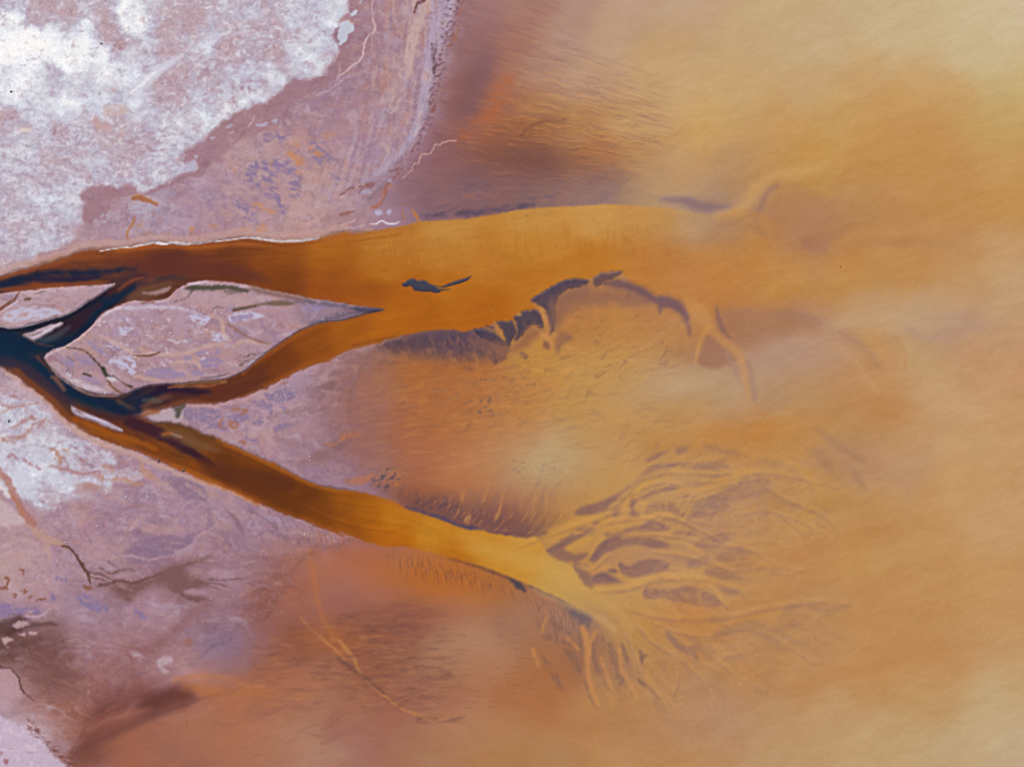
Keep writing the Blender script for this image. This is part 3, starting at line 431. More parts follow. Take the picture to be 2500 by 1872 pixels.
    P.stroke(S(3, '250,1385 330,1370 400,1330 440,1280 475,1225 530,1170 620,1120 760,1100 880,1080 960,1040 1100,1010'), [8, 13, 14, 13, 13, 12, 11, 10, 8, 3], (198, 152, 88), .7, soft=14, ja=3, js=40)
    P.stroke(S(3, '980,1600 1100,1520 1280,1490 1440,1495 1700,1480'), 8, (190, 140, 76), .5, soft=14, ja=5)
    P.blob(1660 + 1400 * .38, 1560 * .38, 120, 14, -2, (170, 122, 74), .5)
    # roll-up of the plume, upper right
    for q, c, o in (('1340,530 1450,525 1560,560 1640,640 1690,700 1720,900 1600,1000 1400,1020 1250,960 1150,800 1230,640', (193, 147, 82), .45), ('1020,690 1150,680 1240,740 1290,830 1200,960 1080,960 980,860', (194, 148, 80), .45), ('1700,430 1790,440 1850,520 1880,700 1860,850 1780,720 1740,560', (196, 152, 88), .35)):
        P.poly(S(3, q), c, o, soft=30, ja=12, js=60)
    P.poly(S(3, '1000,980 1200,880 1400,860 1560,800 1700,900 1900,1180 2300,1250 2300,1440 1700,1400 1300,1120 1060,1040'), (186, 134, 66), .35, soft=40, ja=20, js=90)
    for q in ((1010, 925, 130, 80, 0, (172, 106, 58), .65), (1000, 1050, 110, 70, 0, (164, 102, 70), .55), (1120, 1010, 120, 60, 0, (176, 116, 68), .45), (1030, 1400, 190, 40, 8, (178, 106, 54), .7), (870, 1375, 100, 40, 0, (172, 110, 82), .55), (1000, 1500, 150, 34, 4, (148, 98, 80), .5), (900, 1550, 120, 50, 0, (148, 96, 74), .4), (1300, 392, 150, 44, 6, (118, 82, 72), .6), (1150, 455, 220, 44, 0, (128, 98, 102), .45), (1130, 200, 46, 150, 8, (136, 92, 82), .55)): P.blob(*q)
    P.poly(S(0, '800,900 900,860 960,900 980,1000 960,1100 950,1180 860,1170 820,1060'), (158, 114, 102), .55, soft=60, ja=20, js=40, tex=(30, 3, -10, -.9, .3, 6))
    # ---- central basin
    basin = S(0, '900,860 1100,830 1300,860 1500,800 1650,900 1640,1060 1400,1180 1100,1180 900,1160 870,1000')
    P.poly(basin, (150, 112, 86), .34, tex=(10, 6, -8, -.1, .8, 4), soft=50)
    P.poly(basin, (200, 150, 90), .3, tex=(9, 6, -8, -.1, .8, 14), soft=50)
    wsl, wm = P.mask_poly(S(0, '930,840 1100,850 1180,800 1300,720 1480,690 1640,760 1660,900 1500,960 1300,1040 1050,1060 930,980'), soft=40)
    x, y = P.xy(wsl); yy = y + .0006 * (x - 1250) ** 2 * np.where(x > 1250, 1, .2); f1 = fbm(x, yy, 5.5, 4, 6, -6, 9, warp=3, gain=.62); f2 = fbm(x, yy, 13, 4, 10, -10, 3.5, warp=14, gain=.6)
    P.mix(wsl, wm * sstep(-.1, .9, f1) * .3, (156, 106, 66)); P.mix(wsl, wm * sstep(-.1, .9, -f1) * .28, (202, 150, 84)); P.mix(wsl, wm * sstep(.1, .6, f2) * .4, (138, 100, 80)); P.mix(wsl, wm * sstep(.1, .7, -f2) * .35, (194, 134, 70))
    for q in ('860,820 960,800 1100,790 1200,775', '900,940 1000,930 1120,900', '820,960 860,930 920,950 950,990 880,990', '1000,1030 900,1020', '1130,1390 1170,1380', '1280,840 1180,850', '1110,1330 1400,1390'):
        P.stroke(S(5, q), 7, (112, 92, 84), .55, soft=8, ja=8, js=14, tex=(7, 2.2, -10, .0, .4, 3))
    for q in ('1380,340 1500,330 1650,360', '1480,420 1560,460', '1500,300 1620,330', '1460,600 1600,640 1750,620', '1500,740 1330,760 1180,720', '1340,500 1420,540'):
        P.stroke(S(5, q), 4, (208, 152, 84), .6, soft=6, ja=5, tex=(8, 4, 8, -.3, .3, 4))
    for q in ('780,630 840,600 900,620', '950,650 1000,690', '1000,690 1060,650', '800,730 850,740', '1170,640 1200,660', '880,560 940,610', '720,600 760,680'):
        P.stroke(S(5, q), 5, (110, 80, 82), .6, soft=7, ja=5, js=12)
    P.blob(1330, 1135, 125, 62, 10, (188, 166, 126), .4); P.blob(1660, 945, 150, 36, -8, (186, 156, 112), .6); P.blob(1900, 860, 140, 40, -14, (174, 142, 116), .5)
    P.poly(S(5, '1040,1350 1450,1360 1440,1500 1040,1480'), (150, 130, 116), .6, tex=(6, 2, 0, .3, .6, 3), soft=20)
    # shore of the middle flat below the comb of shoals: dark purple, raked towards the basin
    P.poly(S(5, '250,590 400,530 620,492 800,500 1000,560 1090,620 1000,680 800,690 600,670 400,640'), (98, 78, 84), .75, soft=18, ja=12, js=20, tex=(16, 1.6, 60, -.7, .3, 3))
    P.poly(S(5, '300,585 450,530 620,498 800,505 1000,560 1080,610 960,640 760,620 560,600'), (92, 76, 86), .6, soft=14, ja=8, js=20); P.poly(S(5, '420,690 700,680 950,700 1000,760 700,800 450,780'), (172, 108, 60), .45, soft=30, ja=8)
    P.poly(S(5, '560,520 900,540 1080,640 850,690 650,640'), (168, 114, 88), .5, tex=(7, 4, 72, -.1, .6, 7), soft=14)
    # tassels of the middle flat's southern lobe
    lobe = S(13, '-60,40 200,60 480,120 700,150 900,160 1200,110 1600,60 2000,30 2350,80 2300,250 2250,420 2100,520 1900,620 1720,700 1560,690 1400,660 1200,640 1050,605 880,575 700,490 500,420 300,340 100,250')
    sl = P.box(860, 1130, 1480, 1330); x, y = P.xy(sl)
    bend = (x - 900) / 520
    q_ = fbm((x * .62 - y * .78) / 5.5, (x * .78 + y * .62) + 14 * np.sin(y / 30), 11, 4, 6, gain=.62)
    lsl, lm = P.mask_poly(lobe, soft=6, inner=28, ja=3, js=20)
    L = np.zeros(X.shape, np.float32); L[lsl] = lm; L = L[sl]
    depth = sstep(1150, 1285, y - (x - 1000) * .22)
    P.mix(sl, L * depth * .55, (108, 80, 80)); P.mix(sl, L * depth * sstep(-.3, .3, q_) * .6, (94, 72, 76)); P.mix(sl, L * sstep(.12, .55, -q_) * (.3 + .5 * depth) * sstep(.1, .5, bend), (200, 146, 86))
    P.mix(sl, L * sstep(.1, .5, q_) * .35, (146, 112, 102))
    P.stroke(S(13, '300,355 480,415 640,475 760,515 860,560 960,585 1080,598 1180,620'), [3, 7, 10, 11, 10, 8, 7, 3], (84, 76, 98), .85, soft=6, ja=4, js=14)
    P.stroke(S(13, '1180,625 1350,655 1500,675 1600,690 1700,700 1780,660 1860,640'), [3, 6, 8, 9, 9, 7, 2], (104, 78, 86), .85, soft=7, ja=3, js=14)
    P.stroke(S(13, '450,330 560,330 680,330 800,340 900,380'), [8, 14, 18, 14, 6], (100, 78, 82), .6, soft=14, ja=8, js=14, tex=(8, 3, -45, -.4, .3, 4))
    P.poly(S(13, '-30,30 180,-20 340,0 330,80 270,180 150,170 20,120'), (84, 80, 88), .8, tex=(8, 2.8, -24, .0, .42, 5), soft=12)
    P.poly(S(13, '-30,30 180,-20 340,0 330,80 270,180 150,170 20,120'), (196, 124, 68), .6, tex=(8, 3, -24, .0, .5, 15), soft=12)
    P.poly(S(5, '0,1170 40,1145 120,1140 140,1160 60,1190'), (186, 124, 88), .5, soft=7, ja=5, js=12); P.poly(S(5, '150,1420 60,1440 20,1460 140,1480 220,1420'), (188, 122, 88), .6, soft=6, ja=4)
    # ---- southern shore of the lower channel
    below = S(8, '150,210 300,250 520,268 720,320 900,372 1100,445 1300,530 1480,615 1640,700 1560,800 1420,820 1250,700 1100,600 900,560 700,520 400,450')
    P.poly(below, (104, 80, 74), .5, tex=(4, 9, 84, -.2, .6, 5), soft=5, inner=40)
    P.poly(below, (198, 132, 84), .4, tex=(3.6, 9, 84, -.1, .6, 9), soft=5, inner=40)
    P.stroke(S(8, '1080,440 1120,462 1150,490 1180,520'), [3, 7, 9, 4], (74, 72, 82), .85, soft=6, ja=4, js=10)
    P.stroke(S(8, '700,312 850,355 1000,402 1080,435'), [2, 5, 6, 4], (110, 78, 68), .7, soft=6, ja=4, js=14)
    P.stroke(S(8, '1200,490 1320,540 1440,605 1500,660 1600,690'), [3, 4, 6, 10, 10], (116, 100, 98), .65, soft=7, ja=5, js=14)
    P.poly(S(8, '1480,650 1560,660 1610,700 1590,770 1560,760 1520,720'), (112, 96, 96), .6, soft=8, ja=4, js=14)
    for q, w in (('1480,700 1530,770 1545,850 1540,930', 5), ('1640,800 1625,900 1640,1000 1680,1080 1720,1150', 6), ('1690,830 1760,930 1800,1050 1790,1150', 12), ('1810,860 1840,950 1850,1020', 7), ('1540,950 1570,1080 1610,1200 1640,1270', 5), ('1260,690 1270,740 1290,790', 5), ('1310,700 1290,780', 3), ('1350,700 1400,760 1480,800', 9), ('1300,820 1400,830 1500,870', 10), ('1300,940 1380,1080 1420,1160', 9), ('1440,900 1500,960 1540,1050', 10), ('1580,1120 1620,1240', 5), ('1840,1100 1870,1180', 8)):
        P.stroke(S(8, q), [w * .3, w, w * .9, w * .3], (134, 102, 84), .6, soft=6, ja=5, js=22, tex=(12, 3, 75, -.5, .1, 3))
    for q, w in (('1560,760 1580,840 1590,940 1590,1040 1610,1140 1650,1250', 7), ('1640,790 1610,850 1600,930', 5), ('1680,960 1720,1080 1780,1200', 4), ('1790,900 1800,1000 1850,1100 1900,1200', 5), ('1240,900 1270,1000', 4), ('1320,700 1290,790', 2), ('1460,830 1530,900', 3)):
        P.stroke(S(8, q), w, (192, 136, 82), .8, soft=6, ja=3, js=24)
    P.poly(S(8, '1915,910 1935,905 1950,925 1980,935 1955,955 1940,1000 1925,960'), (138, 104, 82), .85, soft=3, ja=2)
    P.poly(S(8, '1905,1080 1935,1100 1970,1135 1950,1140 1915,1110'), (138, 104, 82), .8, soft=3, ja=2)
    P.poly(S(8, '2080,800 2110,785 2150,820 2200,870 2260,900 2300,960 2240,940 2150,880'), (150, 112, 84), .8, soft=5, ja=3)
    # fine flow lines over the lower lake south of the plume
    P.poly(S(0, '900,1520 1250,1500 1300,1700 1100,1760 880,1700'), (128, 96, 84), .4, tex=(5, 9, 4, .15, .6, 3), soft=50)
    # southern creek fan (orange thread running south-east)
    P.stroke(S(7, '1990,260 2010,420 2030,560 2060,660 2110,780 2170,860 2230,930'), [3, 7, 5, 4, 5, 6, 4], (186, 120, 68), .45, soft=12, ja=6, js=24)
    P.stroke(S(7, '1930,700 2020,790 2090,850 2160,910 2208,960'), [1, 2.5, 3], (190, 128, 78), .7, soft=3, ja=3)
    P.stroke(S(8, '0,850 60,920 100,980 115,1030 150,1070 220,1150 300,1210 380,1270 470,1310 560,1330 700,1330'), [4.5, 4.5, 3.4, 2, 2, 2.4, 2.8, 2.6, 2.6, 2.6, 1], (188, 130, 84), .75, soft=4, ja=3, js=20)
    P.stroke(S(8, '0,960 60,1010 130,1060 200,1110 280,1180'), [5, 6, 3, 3, 2], (108, 78, 72), .6, soft=6, ja=4, js=14)
    for q in ('180,780 330,770 420,730 480,750', '100,930 240,925', '0,700 100,690', '520,1100 700,1060', '0,1150 90,1170', '380,1260 460,1180', '500,1350 780,1350'):
        P.stroke(S(8, q), 6, (116, 80, 74), .5, soft=11, ja=6, js=26, tex=(10, 4, -4, -.4, .2, 3))
    P.poly(S(8, '-500,850 0,700 500,640 700,800 750,1000 600,1250 0,1300 -500,1150'), (122, 84, 74), .4, tex=(12, 5, -3, -.05, .5, 4), soft=60)
    P.poly(S(8, '-500,850 0,700 500,640 700,800 750,1000 600,1250 0,1300 -500,1150'), (186, 128, 92), .3, tex=(11, 5, -3, .05, .5, 14), soft=60)
    P.blob(830 + 900 * .38, 1242 + 860 * .38, 80, 45, 20, (176, 134, 106), .55)
    # ---- south-west flats
    P.stroke(S(7, '110,0 200,110 300,190 400,225 440,250'), [3, 9, 9, 5, 2], (196, 162, 148), .85, soft=4, ja=4, js=18)
    P.stroke(S(7, '300,200 310,260 320,340'), [6, 4, 3], (196, 164, 154), .7, soft=3, ja=3)
    P.stroke(S(14, '-40,960 60,1080 160,1230 240,1400 330,1560 430,1660'), [6, 8, 9, 8, 10, 10], (180, 130, 120), .85, soft=3, ja=3, js=16)
    P.stroke(S(14, '120,1260 180,1330 240,1440 320,1550'), 3, (190, 140, 104), .8, soft=4, ja=3)
    P.poly(S(14, '-30,1360 60,1380 200,1500 330,1660 -30,1680'), (208, 190, 192), .8, soft=4, ja=4, js=14)
    P.poly(S(14, '0,1170 60,1200 100,1260 150,1340 90,1330 20,1270'), (236, 232, 230), .8, tex=(7, 2, 50, -.3, .2, 3), soft=3)
    for q, w, c in (('640,740 700,720 760,800 770,900 700,830', 6, (184, 134, 112)), ('640,940 800,960 1000,1020 1150,1020 1300,1000', 6, (176, 130, 130)), ('1320,930 1420,960 1450,1000', 8, (192, 152, 136)), ('1800,880 1880,1000 1960,1080', 9, (192, 150, 132)), ('1220,1050 1330,1080 1300,1130', 8, (192, 152, 138)), ('1440,1130 1540,1080 1700,1140 1850,1170', 7, (192, 152, 130)), ('1080,1180 1200,1200 1220,1250', 12, (186, 146, 138)), ('800,720 880,740 900,700', 3, (186, 134, 96)), ('900,770 980,790', 3, (190, 134, 100)), ('0,570 150,580 300,550 400,450 440,390 600,345', 5, (184, 136, 122)), ('0,110 120,180 300,160 500,120', 5, (182, 140, 136)), ('130,440 260,390 380,310 450,325 300,340', 4, (180, 130, 124)), ('130,40 220,50 280,80', 4, (172, 118, 114)), ('30,250 130,200 170,190', 2, (188, 150, 140)), ('480,450 600,350 700,400', 2.5, (180, 140, 138)), ('0,600 100,610 190,630', 4, (184, 138, 124)), ('600,720 660,700 740,740', 1.5, (150, 100, 92)), ('880,720 940,690 1000,720', 1.3, (140, 96, 88))):
        P.stroke(S(14, q), [w * .3, w * .8, w * .7, w * .3], c, .72, soft=3, ja=3.5, js=10)
    for q in ('360,680 500,670 620,720 700,840 760,925 640,880 540,830 480,760', '1250,730 1370,735 1430,800 1500,880 1470,905 1370,880 1290,860 1280,800', '1085,620 1160,640 1130,670', '900,750 1050,720 1110,800 1000,830 920,790', '1360,1040 1470,1050 1480,1080 1370,1090', '1345,1140 1425,1140 1410,1210 1370,1280 1340,1200', '830,780 960,860 1040,990 930,960 850,870', '120,960 260,980 480,1130 530,1230 380,1340 250,1240 160,1100', '560,1060 700,1030 880,1060 940,1160 800,1130 640,1160'):
        P.poly(S(14, q), (207, 210, 224), .8, tex=(12, 1.5, 30, -.45, -.05, 4), soft=2.5, ja=5, js=14)
    P.poly(S(14, '1380,1010 1850,930 1860,1090 1600,1110'), (196, 188, 206), .75, tex=(8, 1.6, 20, .0, .3, 4), soft=8); P.poly(S(14, '1700,1320 2000,1240 2150,1400 1900,1420'), (196, 184, 202), .7, tex=(7, 3, 25, .02, .35, 4), soft=10)
    P.poly(S(14, '1250,1460 1900,1500 1900,1640 1250,1560'), (190, 172, 190), .6, tex=(6, 3.5, 28, .15, .4, 6), soft=10); P.poly(S(14, '950,680 1300,700 1300,1000 1000,900'), (160, 130, 148), .6, tex=(9, 1.6, 30, -.1, .4, 5), soft=10)
    for q in ('160,780 210,830', '300,840 340,870', '470,930 510,970', '110,800 140,820', '800,820 830,830', '1020,830 1060,880', '380,900 410,920'): P.stroke(S(14, q), 3, (172, 120, 126), .8, soft=3, ja=2, js=6)
    # bank of the lower channel: pale sandy fringe
    P.stroke(S(0, '-420,800 -200,810 -60,886') + S(14, '0,-360 240,-160 480,0 560,60 700,200 800,320 900,420 1050,520 1250,630 1450,690 1700,780 1900,870 2150,960') + S(4, '1160,1420 1300,1465 1450,1515 1560,1560 1700,1635'), [5, 5, 5, 6, 6, 5, 5, 4, 3], (204, 172, 160), .85, soft=4, ja=3, js=16)
    P.stroke(S(14, '1710,790 1660,850 1630,870'), 2, (204, 172, 160), .7, soft=3)
    # dark lavender lens and mud lobes of the southern flat
    P.poly(S(4, '1040,1440 1100,1430 1200,1440 1300,1490 1335,1540 1290,1585 1180,1560 1120,1510'), (146, 124, 146), .7, soft=6, ja=5, js=16, tex=(14, 2, 10, -.5, .0, 3))
    P.poly(S(4, '900,1330 960,1400 1000,1440 960,1450 910,1400'), (192, 154, 140), .7, soft=5, ja=4)
    P.poly(S(7, '830,240 940,190 1080,170 1200,165 1280,150 1270,180 1190,250 1100,300 960,310 850,290 800,260'), (146, 122, 144), .75, soft=5, ja=5, js=16, tex=(14, 2.4, 8, -.5, .1, 3))
    P.poly(S(7, '1320,90 1370,60 1385,110 1330,145'), (150, 126, 148), .6, soft=5, ja=4)
    P.stroke(S(7, '820,300 1000,320 1180,260 1280,170 1340,140 1400,90'), 2, (202, 172, 178), .6, soft=4, ja=2)
    P.poly(S(7, '910,120 960,100 1160,110 1150,160 950,160'), (192, 158, 158), .6, soft=7, ja=5, js=14); P.poly(S(7, '480,190 800,180 820,260 700,330 560,320'), (192, 158, 160), .5, soft=12, ja=6, js=16, tex=(14, 2, 10, -.4, .3, 4))
    # mud creek with its delta of dark rills
    P.stroke(S(7, '410,235 440,240 480,280 510,330 540,380 570,420 580,480'), [2.5, 3.2, 3, 3.2, 4, 2.5, 1.2], (100, 72, 58), .92, soft=2, ja=1.2, js=8)
    for q, w in (('560,400 640,415 700,440 740,470', 2.2), ('580,430 660,450 720,480', 2), ('640,380 720,410 760,400 820,385 870,400', 2), ('740,460 860,470 960,440 1040,410', 4), ('640,490 740,470', 5), ('700,340 760,380', 1.4)):
        P.stroke(S(7, q), [w, w, w * .5], (122, 90, 84), .85, soft=2, ja=1.5, js=8)
    P.poly(S(7, '860,460 1000,420 1080,360 1200,330 1330,310 1250,360 1200,400 1280,440 1340,480 1280,520 1360,590 1240,600 1160,560 1080,500 980,500 880,560 810,600 740,560 690,510 640,500 760,480'), (132, 98, 95), .85, soft=8, ja=8, js=26, inner=14)
    P.poly(S(7, '530,490 600,500 570,525 540,515'), (150, 108, 96), .9, soft=2, ja=2)
    for q in ('1180,520 1250,505 1330,530 1290,555 1200,545', '1330,400 1420,385 1500,410 1420,440 1350,430', '740,420 830,410 860,430 780,440', '760,500 830,510 850,520'): P.poly(S(7, q), (182, 152, 162), .8, soft=6, ja=4, js=16)
    for q in ('1290,470 1400,480 1450,500', '1330,450 1400,455 1550,450', '1090,500 1200,560 1290,600', '1320,490 1400,510'): P.stroke(S(7, q), 1.6, (118, 92, 92), .7, soft=2.5, ja=2, js=10)
    for q in ('500,560 560,550 640,600 710,640 660,665 590,650 520,610', '860,650 890,640 940,700 900,690', '0,600 60,610 160,630 260,640 300,660 240,680 140,670 0,690', '370,430 430,430 420,460 370,460', '420,575 440,580 430,600', '320,530 360,570 330,590'):
        P.poly(S(7, q), (146, 130, 168), .85, soft=5, ja=5, js=12, tex=(9, 2, 25, -.5, .1, 4))
    P.stroke(S(7, '0,720 60,715 100,690 170,690 240,695 300,660 320,640'), 2, (208, 186, 206), .8, soft=3, ja=2)
    for q in ('40,450 60,445 45,490 30,500', '140,520 170,515 165,535', '85,545 110,545 100,565', '130,380 155,390 145,410', '0,505 50,510', '190,570 200,560', '240,580 290,575'): P.stroke(S(7, q), 2.4, (146, 96, 74), .85, soft=2, ja=2, js=6)
    P.poly(S(7, '60,260 250,280 330,470 250,580 60,540 -40,400'), (200, 172, 172), .6, tex=(7, 1.5, 10, .0, .4, 6), soft=16); P.poly(S(7, '60,400 320,400 330,500 100,560'), (150, 112, 106), .6, tex=(5, 1.5, 10, .3, .6, 6), soft=16)
    P.poly(S(7, '-60,730 90,690 140,680 170,705 250,690 320,690 390,700 440,760 430,860 450,960 520,1060 560,1140 500,1200 350,1230 230,1200 150,1120 120,1040 60,1020 -60,1020'), (124, 88, 82), .5, soft=20, ja=12, js=36, inner=40)
    P.poly(S(7, '-60,740 90,690 140,680 180,720 120,790 30,800 -60,830'), (84, 60, 58), .6, soft=8, ja=5, js=14)
    P.stroke(S(7, '60,790 160,750 300,735 360,740'), [6, 5, 4, 3], (88, 62, 58), .6, soft=7, ja=3); P.stroke(S(7, '0,890 100,880 180,850 260,830'), [6, 6, 5, 3], (90, 64, 62), .4, soft=9, ja=4)
    for q in ('90,740 130,720 180,722 190,740 140,760 100,758', '20,830 50,815 90,830 80,845 50,848 40,870', '180,790 230,785 240,800 200,808', '120,800 160,795 150,815', '45,875 60,880 50,890', '190,650 220,655 200,665'): P.poly(S(7, q), (196, 168, 172), .9, soft=2, ja=2.4, js=8)
    P.stroke(S(7, '-20,985 20,1020 60,1022 100,1045 125,1080 135,1130 160,1170 220,1230'), [1.8, 1.6, 1.6, 2, 2, 1.5, .8], (86, 64, 64), .9, soft=2, ja=.8)
    P.poly(S(7, '-60,1035 40,1030 95,1050 115,1090 120,1140 150,1190 60,1210 -60,1160'), (192, 162, 168), .8, soft=3, ja=3, js=16)
    for q in ('130,1080 180,1082', '150,1105 200,1120', '100,960 150,965'): P.stroke(S(7, q), 1.6, (170, 136, 136), .6, soft=2.5, ja=1.5)
    P.poly(S(7, '840,910 890,905 920,940 880,950', ), (204, 186, 196), .7, soft=5, ja=4); P.poly(S(7, '1010,965 1060,940 1110,960 1090,990 1040,1010 1090,1040 1050,1050 1010,1000'), (200, 182, 190), .7, soft=5, ja=4)
    P.poly(S(7, '1180,840 1220,820 1245,850 1220,875 1190,860'), (168, 120, 98), .8, soft=4, ja=3); P.blob(1400 * .38, 1242 + 850 * .38, 70, 36, 10, (142, 122, 148), .5)
    P.stroke(S(7, '820,890 950,900 1040,850 1130,770 1220,680 1330,620'), [8, 12, 11, 10, 9, 5], (152, 112, 112), .6, soft=12, ja=5, js=30)
    P.stroke(S(7, '1450,0 1520,80 1570,170'), [2, 5, 3], (140, 108, 118), .6, soft=5, ja=3); P.stroke(S(7, '1600,10 1700,60 1760,110 1800,180'), [2, 3, 2], (136, 110, 122), .5, soft=4, ja=4, js=12)
    P.poly(S(7, '1580,0 1780,10 2000,90 2208,190 2208,260 2000,260 1850,230 1650,200'), (134, 112, 130), .5, tex=(8, 4, 62, .1, .4, 3), soft=8); P.poly(S(7, '1650,0 1780,0 2100,140 2208,190 2208,230 2000,200 1800,130'), (188, 168, 182), .45, tex=(6, 4, 60, .1, .4, 13), soft=8)
    # brown tongue of mud and the orange lake behind it (bottom left)
    P.poly(S(7, '500,1560 560,1400 600,1260 720,1180 860,1120 1010,1110 1140,1110 1220,1150 1280,1180 1230,1225 1150,1265 1060,1290 940,1340 800,1420 660,1480'), (128, 82, 74), .8, soft=34, ja=10, js=50, inner=30, tex=(40, 3.5, -28, -1.0, .1, 6))
    P.poly(S(7, '940,1200 1100,1150 1210,1165 1240,1215 1160,1260 1060,1290 960,1320 900,1280'), (104, 64, 58), .9, soft=26, inner=22); P.blob(220, 1850, 62, 36, -30, (108, 66, 54), .75)
    P.stroke(S(7, '480,1570 600,1500 760,1430 900,1360 1040,1300 1160,1265 1260,1220 1400,1185'), [9, 8, 7, 8, 8, 6, 3, 1], (112, 72, 66), .62, soft=13, ja=2.5, js=30)
    P.stroke(S(7, '650,1560 800,1480 950,1410 1100,1350'), [2, 4, 3, 1], (160, 100, 68), .5, soft=6, ja=3)
    P.stroke(S(7, '560,1420 700,1350 850,1310 960,1280'), [4, 8, 7, 3], (168, 116, 98), .5, soft=12); P.stroke(S(7, '1200,1130 1300,1160 1400,1170 1560,1170 1700,1190'), [8, 16, 14, 12, 6], (186, 120, 66), .6, soft=18, ja=6)
    P.stroke(S(7, '1120,1095 1300,1070 1440,1080 1600,1130'), [4, 6, 6, 3], (192, 126, 76), .55, soft=12, ja=5)
    for q in ('1640,1130 1700,1140 1650,1150', '1850,1210 1940,1215 2000,1205', '1900,1180 1960,1190'): P.stroke(S(7, q), 2.4, (198, 134, 74), .5, soft=5, ja=3, js=10)
    P.stroke(S(7, '1185,1290 1195,1340 1200,1390 1225,1440'), .8, (150, 94, 62), .7, soft=1.4, ja=1.5, js=8)
    zs, zm = P.mask_poly(S(0, '160,1900 300,1790 480,1700 560,1660 760,1640 900,1720 900,1900 500,1960'), soft=50); x, y = P.xy(zs)
    k1 = fbm(x, y, 16, 5, 181, -20, 6, warp=14, gain=.6); k2 = fbm(x, y, 40, 4, 185, -14, 3, warp=30)
    P.mix(zs, zm * sstep(-.1, .9, k1) * .4, (154, 98, 78)); P.mix(zs, zm * sstep(-.1, .9, -k1) * .3, (188, 128, 90)); P.mix(zs, zm * sstep(0, .6, k2) * .45, (150, 100, 84)); P.mix(zs, zm * .3, (158, 112, 96))
    crust = S(7, '-80,1330 60,1350 130,1390 180,1420 230,1450 280,1500 330,1560 370,1600 440,1640 450,1700 -80,1700')
    P.poly(crust, (206, 190, 208), .92, soft=2.5, ja=8, js=13, seed=11, smooth=True)
    P.poly(crust, (228, 218, 230), .6, tex=(20, 1.8, 35, .0, .5, 4), soft=6)
    for q in ('0,1550 20,1560 10,1580', '20,1600 60,1605 40,1640', '60,1540 90,1535', '170,1560 210,1555'): P.poly(S(7, q), (172, 124, 130), .8, soft=2.5, ja=3, js=8)
    P.poly(S(7, '180,1330 260,1420 330,1500 420,1560 480,1600 460,1680 400,1620 330,1550 250,1470 180,1420'), (112, 70, 60), .75, tex=(4, 5, 24, -.15, .4, 3), soft=8)
    # ---- middle flat, between the channels
    mid = S(4, '1170,985 1300,975 1500,955 1700,890 1900,790 1950,850 1900,950 1780,1060 1600,1150 1400,1130 1200,1070')
    P.poly(mid, (152, 134, 164), .9, tex=(15, 1.8, 20, .2, .34, 4), soft=10)
    for q in ('1180,1000 1300,980 1400,990 1420,1040 1330,1080 1220,1070 1170,1040', '1700,910 1830,860 1900,880 1870,940 1780,950 1720,930', '1640,970 1730,960 1760,975 1680,1000', '1460,1040 1560,1020 1600,1050 1540,1080 1480,1070', '1630,1075 1700,1068 1680,1110 1640,1105', '1330,1090 1420,1085 1440,1120 1380,1125', '1560,1160 1640,1180 1690,1190 1620,1205', '1750,1110 1830,1080 1880,1090 1790,1140'):
        P.poly(S(4, q), (150, 132, 160), .85, soft=3, ja=6, js=13, tex=(10, 1.6, 20, -.5, .0, 4))
    P.poly(mid, (198, 184, 198), .6, tex=(7, 2, 30, .3, .6, 14), soft=10)
    for q in ('1500,1000 1580,995 1550,1025', '1470,1080 1520,1085 1510,1110 1480,1100', '1540,1200 1580,1205 1560,1215', '1420,1060 1400,1100 1440,1110', '1840,820 1800,830'): P.stroke(S(4, q), 3, (172, 120, 96), .8, soft=2.5, ja=3, js=8)
    P.poly(S(4, '2080,700 2208,650 2300,700 2250,850 2100,1000 1950,1040 1850,1000 2000,920'), (150, 118, 122), .75, tex=(16, 2.4, -25, -.02, .35, 4), soft=16); P.poly(S(4, '1820,1330 1900,1330 2000,1300 2150,1200 2250,1200 2100,1330 1960,1350'), (146, 112, 110), .6, soft=10, ja=6, js=24)
    P.poly(S(4, '1750,1180 1900,1190 2000,1220 1900,1240'), (156, 124, 128), .5, soft=9, ja=5); P.stroke(S(4, '1720,1050 1850,1010 2000,990 2080,900'), [2, 4, 5, 4], (156, 124, 126), .6, soft=6, ja=5)
    P.stroke(S(4, '2100,1220 2140,1225 2208,1180'), 2, (196, 130, 84), .8, soft=3, ja=2); P.poly(S(4, '2070,830 2160,820 2130,870 2080,870'), (140, 108, 108), .7, soft=5, ja=4)
    P.poly(S(4, '920,1030 970,1000 1040,970 1110,958 1180,985 1170,1050 1120,1085 1020,1075'), (196, 182, 190), .75, soft=4, ja=3); P.poly(S(4, '1100,960 1140,950 1200,965 1170,1010 1140,1050 1120,1010'), (84, 78, 70), .85, soft=5, ja=6, js=10)
    P.stroke(S(4, '1200,970 1350,975 1500,955 1620,912 1800,825'), 3, (196, 164, 164), .7, soft=3, ja=2)
    P.stroke(S(4, '1130,1090 1300,1150 1500,1232 1700,1322 1900,1425 2100,1505'), 3, (196, 162, 158), .6, soft=3, ja=2)
    # ---- the river
    water = np.zeros(X.shape, np.float32)
    n1 = fbm(X, Y, 26, 4, 3, -10, 3.0); n2 = fbm(X, Y, 7, 3, 9, -8, 3.5)
    rcol = rv + (n1 * 6 + n2 * 2.6)[..., None] * np.array([1.1, .9, .5])
    for q in (RIVER_NORTH, RIVER_SOUTH):
        sl, m = P.mask_poly(q, soft=4.2, ja=2.6, js=14, seed=2)
        if q is RIVER_SOUTH: m = m * sstep(1640, 1380, X[sl] + .3 * (Y[sl] - 1450))
        water[sl] = np.maximum(water[sl], m)
    wide = np.zeros(X.shape, np.float32); inner = np.zeros(X.shape, np.float32)
